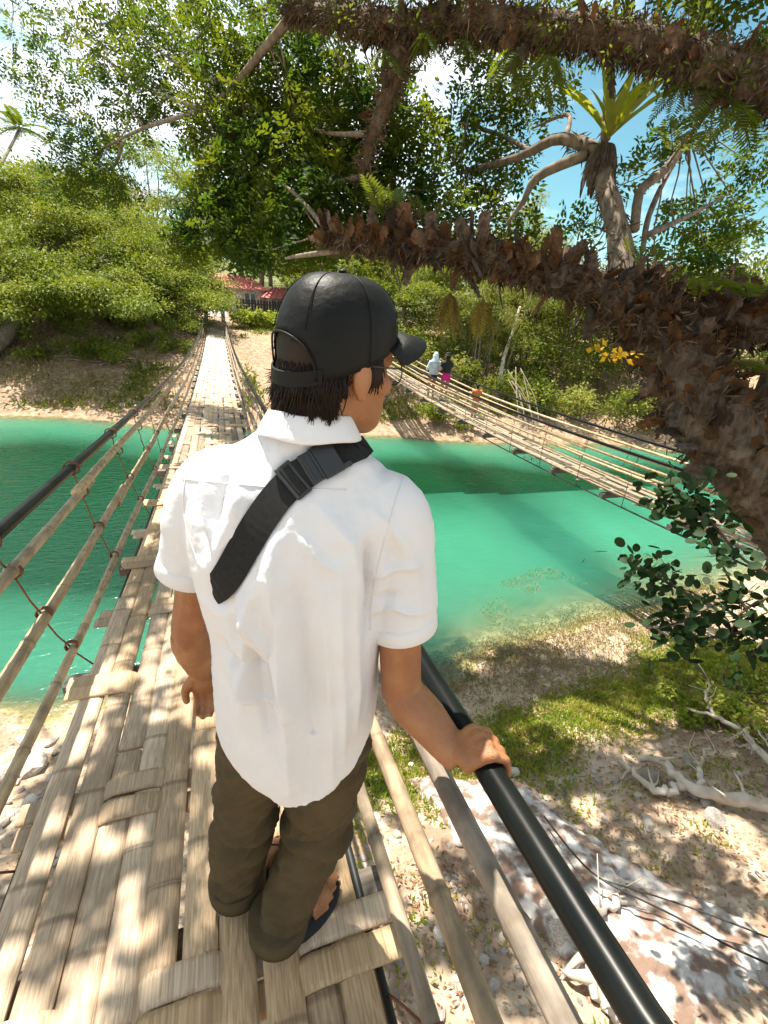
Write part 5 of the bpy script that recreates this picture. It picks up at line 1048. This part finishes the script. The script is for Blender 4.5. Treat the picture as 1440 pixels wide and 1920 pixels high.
# grass and weeds: too many blades to count
def blades(name, label, region, n, ln_, wd, lm, dens=None, zoff=0.0, water=False):
    lv = Leaves(); P = []
    X = rng.uniform(region[0], region[1], n*3); Y = rng.uniform(region[2], region[3], n*3); k = dens(X, Y) if dens else np.ones(len(X)); m = rng.random(len(X)) < k; X, Y = X[m][:n], Y[m][:n]
    Z = np.full(len(X), WZ+.005) if water else ground_z(X, Y)-.005; n = len(X); D = np.stack([rng.normal(size=n)*.6, rng.normal(size=n)*.6, np.abs(rng.normal(size=n))*.6+.25], 1)
    lv.add(np.stack([X, Y, Z+zoff], 1), D, rng.normal(size=(n, 3)), ln_*(.5+rng.random(n)), np.full(n, wd)); return obj(name, lv.mesh(name), lm, None, label, 'grass', kind='stuff')
band = lambda X, Y, o, w: np.exp(-((Y-(shore_near(X)-o))/w)**2)
blades('shore_grass', 'band of short bright green grass between the rocks and the muddy shore', (.2, 9, 1.2, 5.6), 46000, .075, .022, LEAFG, lambda X, Y: np.clip(band(X, Y, 1.75, .55)*1.3+.5*fbm(X, Y, 41, 3, 1.1)-.12, 0, 1))
blades('scattered_grass', 'sparse grass tufts scattered over the stony bank', (.5, 9, .2, 4.4), 9000, .06, .018, LEAFG, lambda X, Y: np.clip(fbm(X, Y, 43, 3, 1.6)*2.2-.75, 0, 1))
blades('water_weed', 'pale brown floating weed fringing the shallow muddy shore', (2.6, 11, 3.2, 8.2), 26000, .06, .016, WEED, lambda X, Y: np.clip(band(X, Y, .15, .75)*1.1+.7*fbm(X, Y, 45, 4, 1.3)-.25, 0, 1)*(Y > shore_near(X)-1.2), zoff=.01, water=False)
blades('floating_weed', 'thin floating weed spreading over the shallow water', (4.5, 12, 4.6, 8.4), 9000, .05, .014, WEED, lambda X, Y: np.clip(fbm(X, Y, 46, 4, .9)*2-.35, 0, 1)*(Y < shore_near(X)+1.9+.5*(X-6)*.3), water=True)
blades('far_bank_grass', 'dry grass covering the far bank', (-22, 22, 20, 40), 60000, .22, .05, WEED, lambda X, Y: np.clip(.25+fbm(X, Y, 47, 3, .35)*1.6, 0, 1)*(Y > shore_far(X)+1.2)*(np.abs(X+.2) > 1.0))
blades('far_bank_greenery', 'low green ground cover on the far bank', (-22, 24, 20, 44), 50000, .24, .09, LEAFM, lambda X, Y: np.clip(fbm(X, Y, 48, 3, .4)*2.4-.2, 0, 1)*(Y > shore_far(X)+.8)*(np.abs(X+.2) > 1.1))
lit = Leaves(); n = 15000; X = rng.uniform(.3, 7.5, n); Y = rng.uniform(.0, 4.0, n); m = rng.random(n) < np.clip(.35+fbm(X, Y, 51, 3, 1.2)*1.5, 0, 1); X, Y = X[m], Y[m]; n = len(X)
lit.add(np.stack([X, Y, ground_z(X, Y)+.012+.05*rng.random(n)**3], 1), np.stack([rng.normal(size=n), rng.normal(size=n), .15*rng.normal(size=n)], 1), np.stack([.3*rng.normal(size=n), .3*rng.normal(size=n), np.ones(n)], 1), rng.uniform(.02, .06, n), rng.uniform(.012, .025, n))
obj('leaf_litter', lit.mesh('leaf_litter'), mat('fallen_leaves', (.16, .075, .04), .9, (.30, .19, .11), 7), None, 'brown fallen leaves littering the stony bank under the handrail', 'leaf litter', kind='stuff')
# driftwood sticks along the far left waterline
for k in range(9):
    a = at(rng.uniform(20, 380), rng.uniform(755, 800), 23.5); z = gz(a[0], a[1]); b = a+np.array([rng.uniform(.8, 2.4), rng.normal()*.4, 0]); e = obj('fallen_branch', MB().tube(spline([(a[0], a[1], z+.05), ((a+b)/2)[:2].tolist()+[gz(*((a+b)/2)[:2])+.12], (b[0], b[1], gz(b[0], b[1])+.05)], 8), [.05, .04, .015], 6), BARKG, None, 'pale fallen branch lying along the far left waterline', 'branch', 'fallen branches along the waterline')

# ------------------------------------------------------------------ people on the second bridge
def small_person(label, x, y, h, parts, lean=0.0, arms=None, crouch=False):
    z0 = deck2(y)+.02; e = empty('person', (x, y, z0), label, 'person'); k = h/1.65
    def p(a, b, c): return np.array([x+a*k, y+b*k, z0+c*k])
    b = MB(); hd_ = p(.0+lean, .03, 1.52 if not crouch else 1.45)
    for s_ in (-1, 1):
        b.tube([p(s_*.09, 0, .84), p(s_*.10, .02, .46), p(s_*.10, -.02, .07)], [.085, .06, .04], 10); b.tube([p(s_*.10, -.06, .035), p(s_*.11, .14, .03)], [.04, .035], 8, flat=.7)
        sh_ = p(s_*.17+lean*.8, 0, 1.33); el_ = p(s_*.23+lean*.5, .05, 1.07); ha = p(s_*.16+lean*.3, .26, 1.00); b.tube([sh_, (sh_+el_)/2, el_], [.045, .042, .036], 9); b.tube([el_, ha], [.036, .026], 9); b.ell(ha+np.array([0, .03, 0]), (.035, .05, .025))
        for f in range(4): b.tube([ha+np.array([(f-1.5)*.014, .05, 0]), ha+np.array([(f-1.5)*.015, .10, -.02])], .008, 5)
    b.rings([[p(lean*t+math.cos(a)*w, math.sin(a)*d, c) for a in np.arange(16)*2*math.pi/16] for t, c, w, d in ((0, .80, .15, .10), (.2, .95, .14, .09), (.5, 1.12, .14, .09), (.8, 1.30, .17, .09), (.9, 1.38, .12, .07))]); b.tube([p(lean*.85, 0, 1.34), hd_], [.05, .05], 10); b.ell(hd_+np.array([0, .01, .03])*k, (.075*k, .09*k, .11*k)); b.ell(hd_+np.array([0, .10, .01])*k, (.014, .02, .018))
    obj('body', solid('body', b, .014, 3), TAN, e)
    for nm, zt, zb, wt, wb, m_, sl in parts['cloth']:
        c = MB(); c.rings([[p(lean*(q/1.4)+math.cos(a)*w*(1+.03*math.sin(a*6)), math.sin(a)*w*.72, q) for a in np.arange(24)*2*math.pi/24] for q, w in zip(np.linspace(zb, zt, 6), np.interp(np.linspace(0, 1, 6), (0, .5, 1), (wb, (wb+wt)*.5, wt)))])
        if sl:
            c.rings([[p(lean*.9+math.cos(a)*w, math.sin(a)*w*.7, q) for a in np.arange(24)*2*math.pi/24] for q, w in ((zt-.03, .19), (zt+.03, .15), (zt+.06, .07))])
            for s_ in (-1, 1):
                sh_ = p(s_*.16+lean*.8, 0, 1.34); el_ = p(s_*.235+lean*.5, .05, 1.07); ha = p(s_*.17+lean*.3, .22, 1.01); c.tube([sh_, (sh_+el_)/2, el_] if sl == 2 else [sh_, sh_*.4+el_*.6], [.075, .065], 12)
                if sl == 2: c.tube([el_, ha], [.062, .05], 12)
        obj(nm, solid(nm, c, .013, 2), m_, e)
    hr = MB(); hr.ell(hd_+np.array([0, -.02, .05])*k, (.092*k, .10*k, .115*k))
    if parts['hood']: hr.ell(hd_+np.array([-.01, -.03, -.03])*k, (.11*k, .11*k, .14*k)); hr.tube([hd_+np.array([0, -.04, -.04])*k, p(lean*.85, -.02, 1.30)], [.11*k, .15*k], 12)
    else: hr.ell(hd_+np.array([0, -.03, -.04])*k, (.085*k, .07*k, .12*k)); hr.tube([hd_+np.array([0, 0, .06])*k, hd_+np.array([0, 0, .08])*k, hd_+np.array([0, 0, .16])*k], [.15*k, .12*k, .09*k], 14) if parts.get('hat') else None
    obj('hood' if parts['hood'] else 'hair', solid('hair', hr, .012, 2), PALEC if parts['hood'] else HAIR, e)
small_person('woman in a pale hooded jacket and dark shorts on the second bridge', 7.58, 16.25, 1.64, dict(cloth=[('shorts', .95, .72, .165, .17, BLACKC, 0), ('jacket', 1.36, .86, .17, .20, PALEC, 2)], hood=True), .05)
small_person('woman in black top and magenta skirt with dark hat on the second bridge', 7.95, 15.85, 1.68, dict(cloth=[('skirt', 1.0, .70, .15, .19, PINK, 0), ('top', 1.36, .96, .165, .155, BLACKC, 1)], hood=False, hat=True), .0)
small_person('small dark haired child in an orange shirt behind the second bridge rail', 7.9, 13.35, 1.05, dict(cloth=[('shorts', .95, .60, .16, .17, BAMG, 0), ('shirt', 1.36, .85, .17, .19, ORANGE, 1)], hood=False), .0)
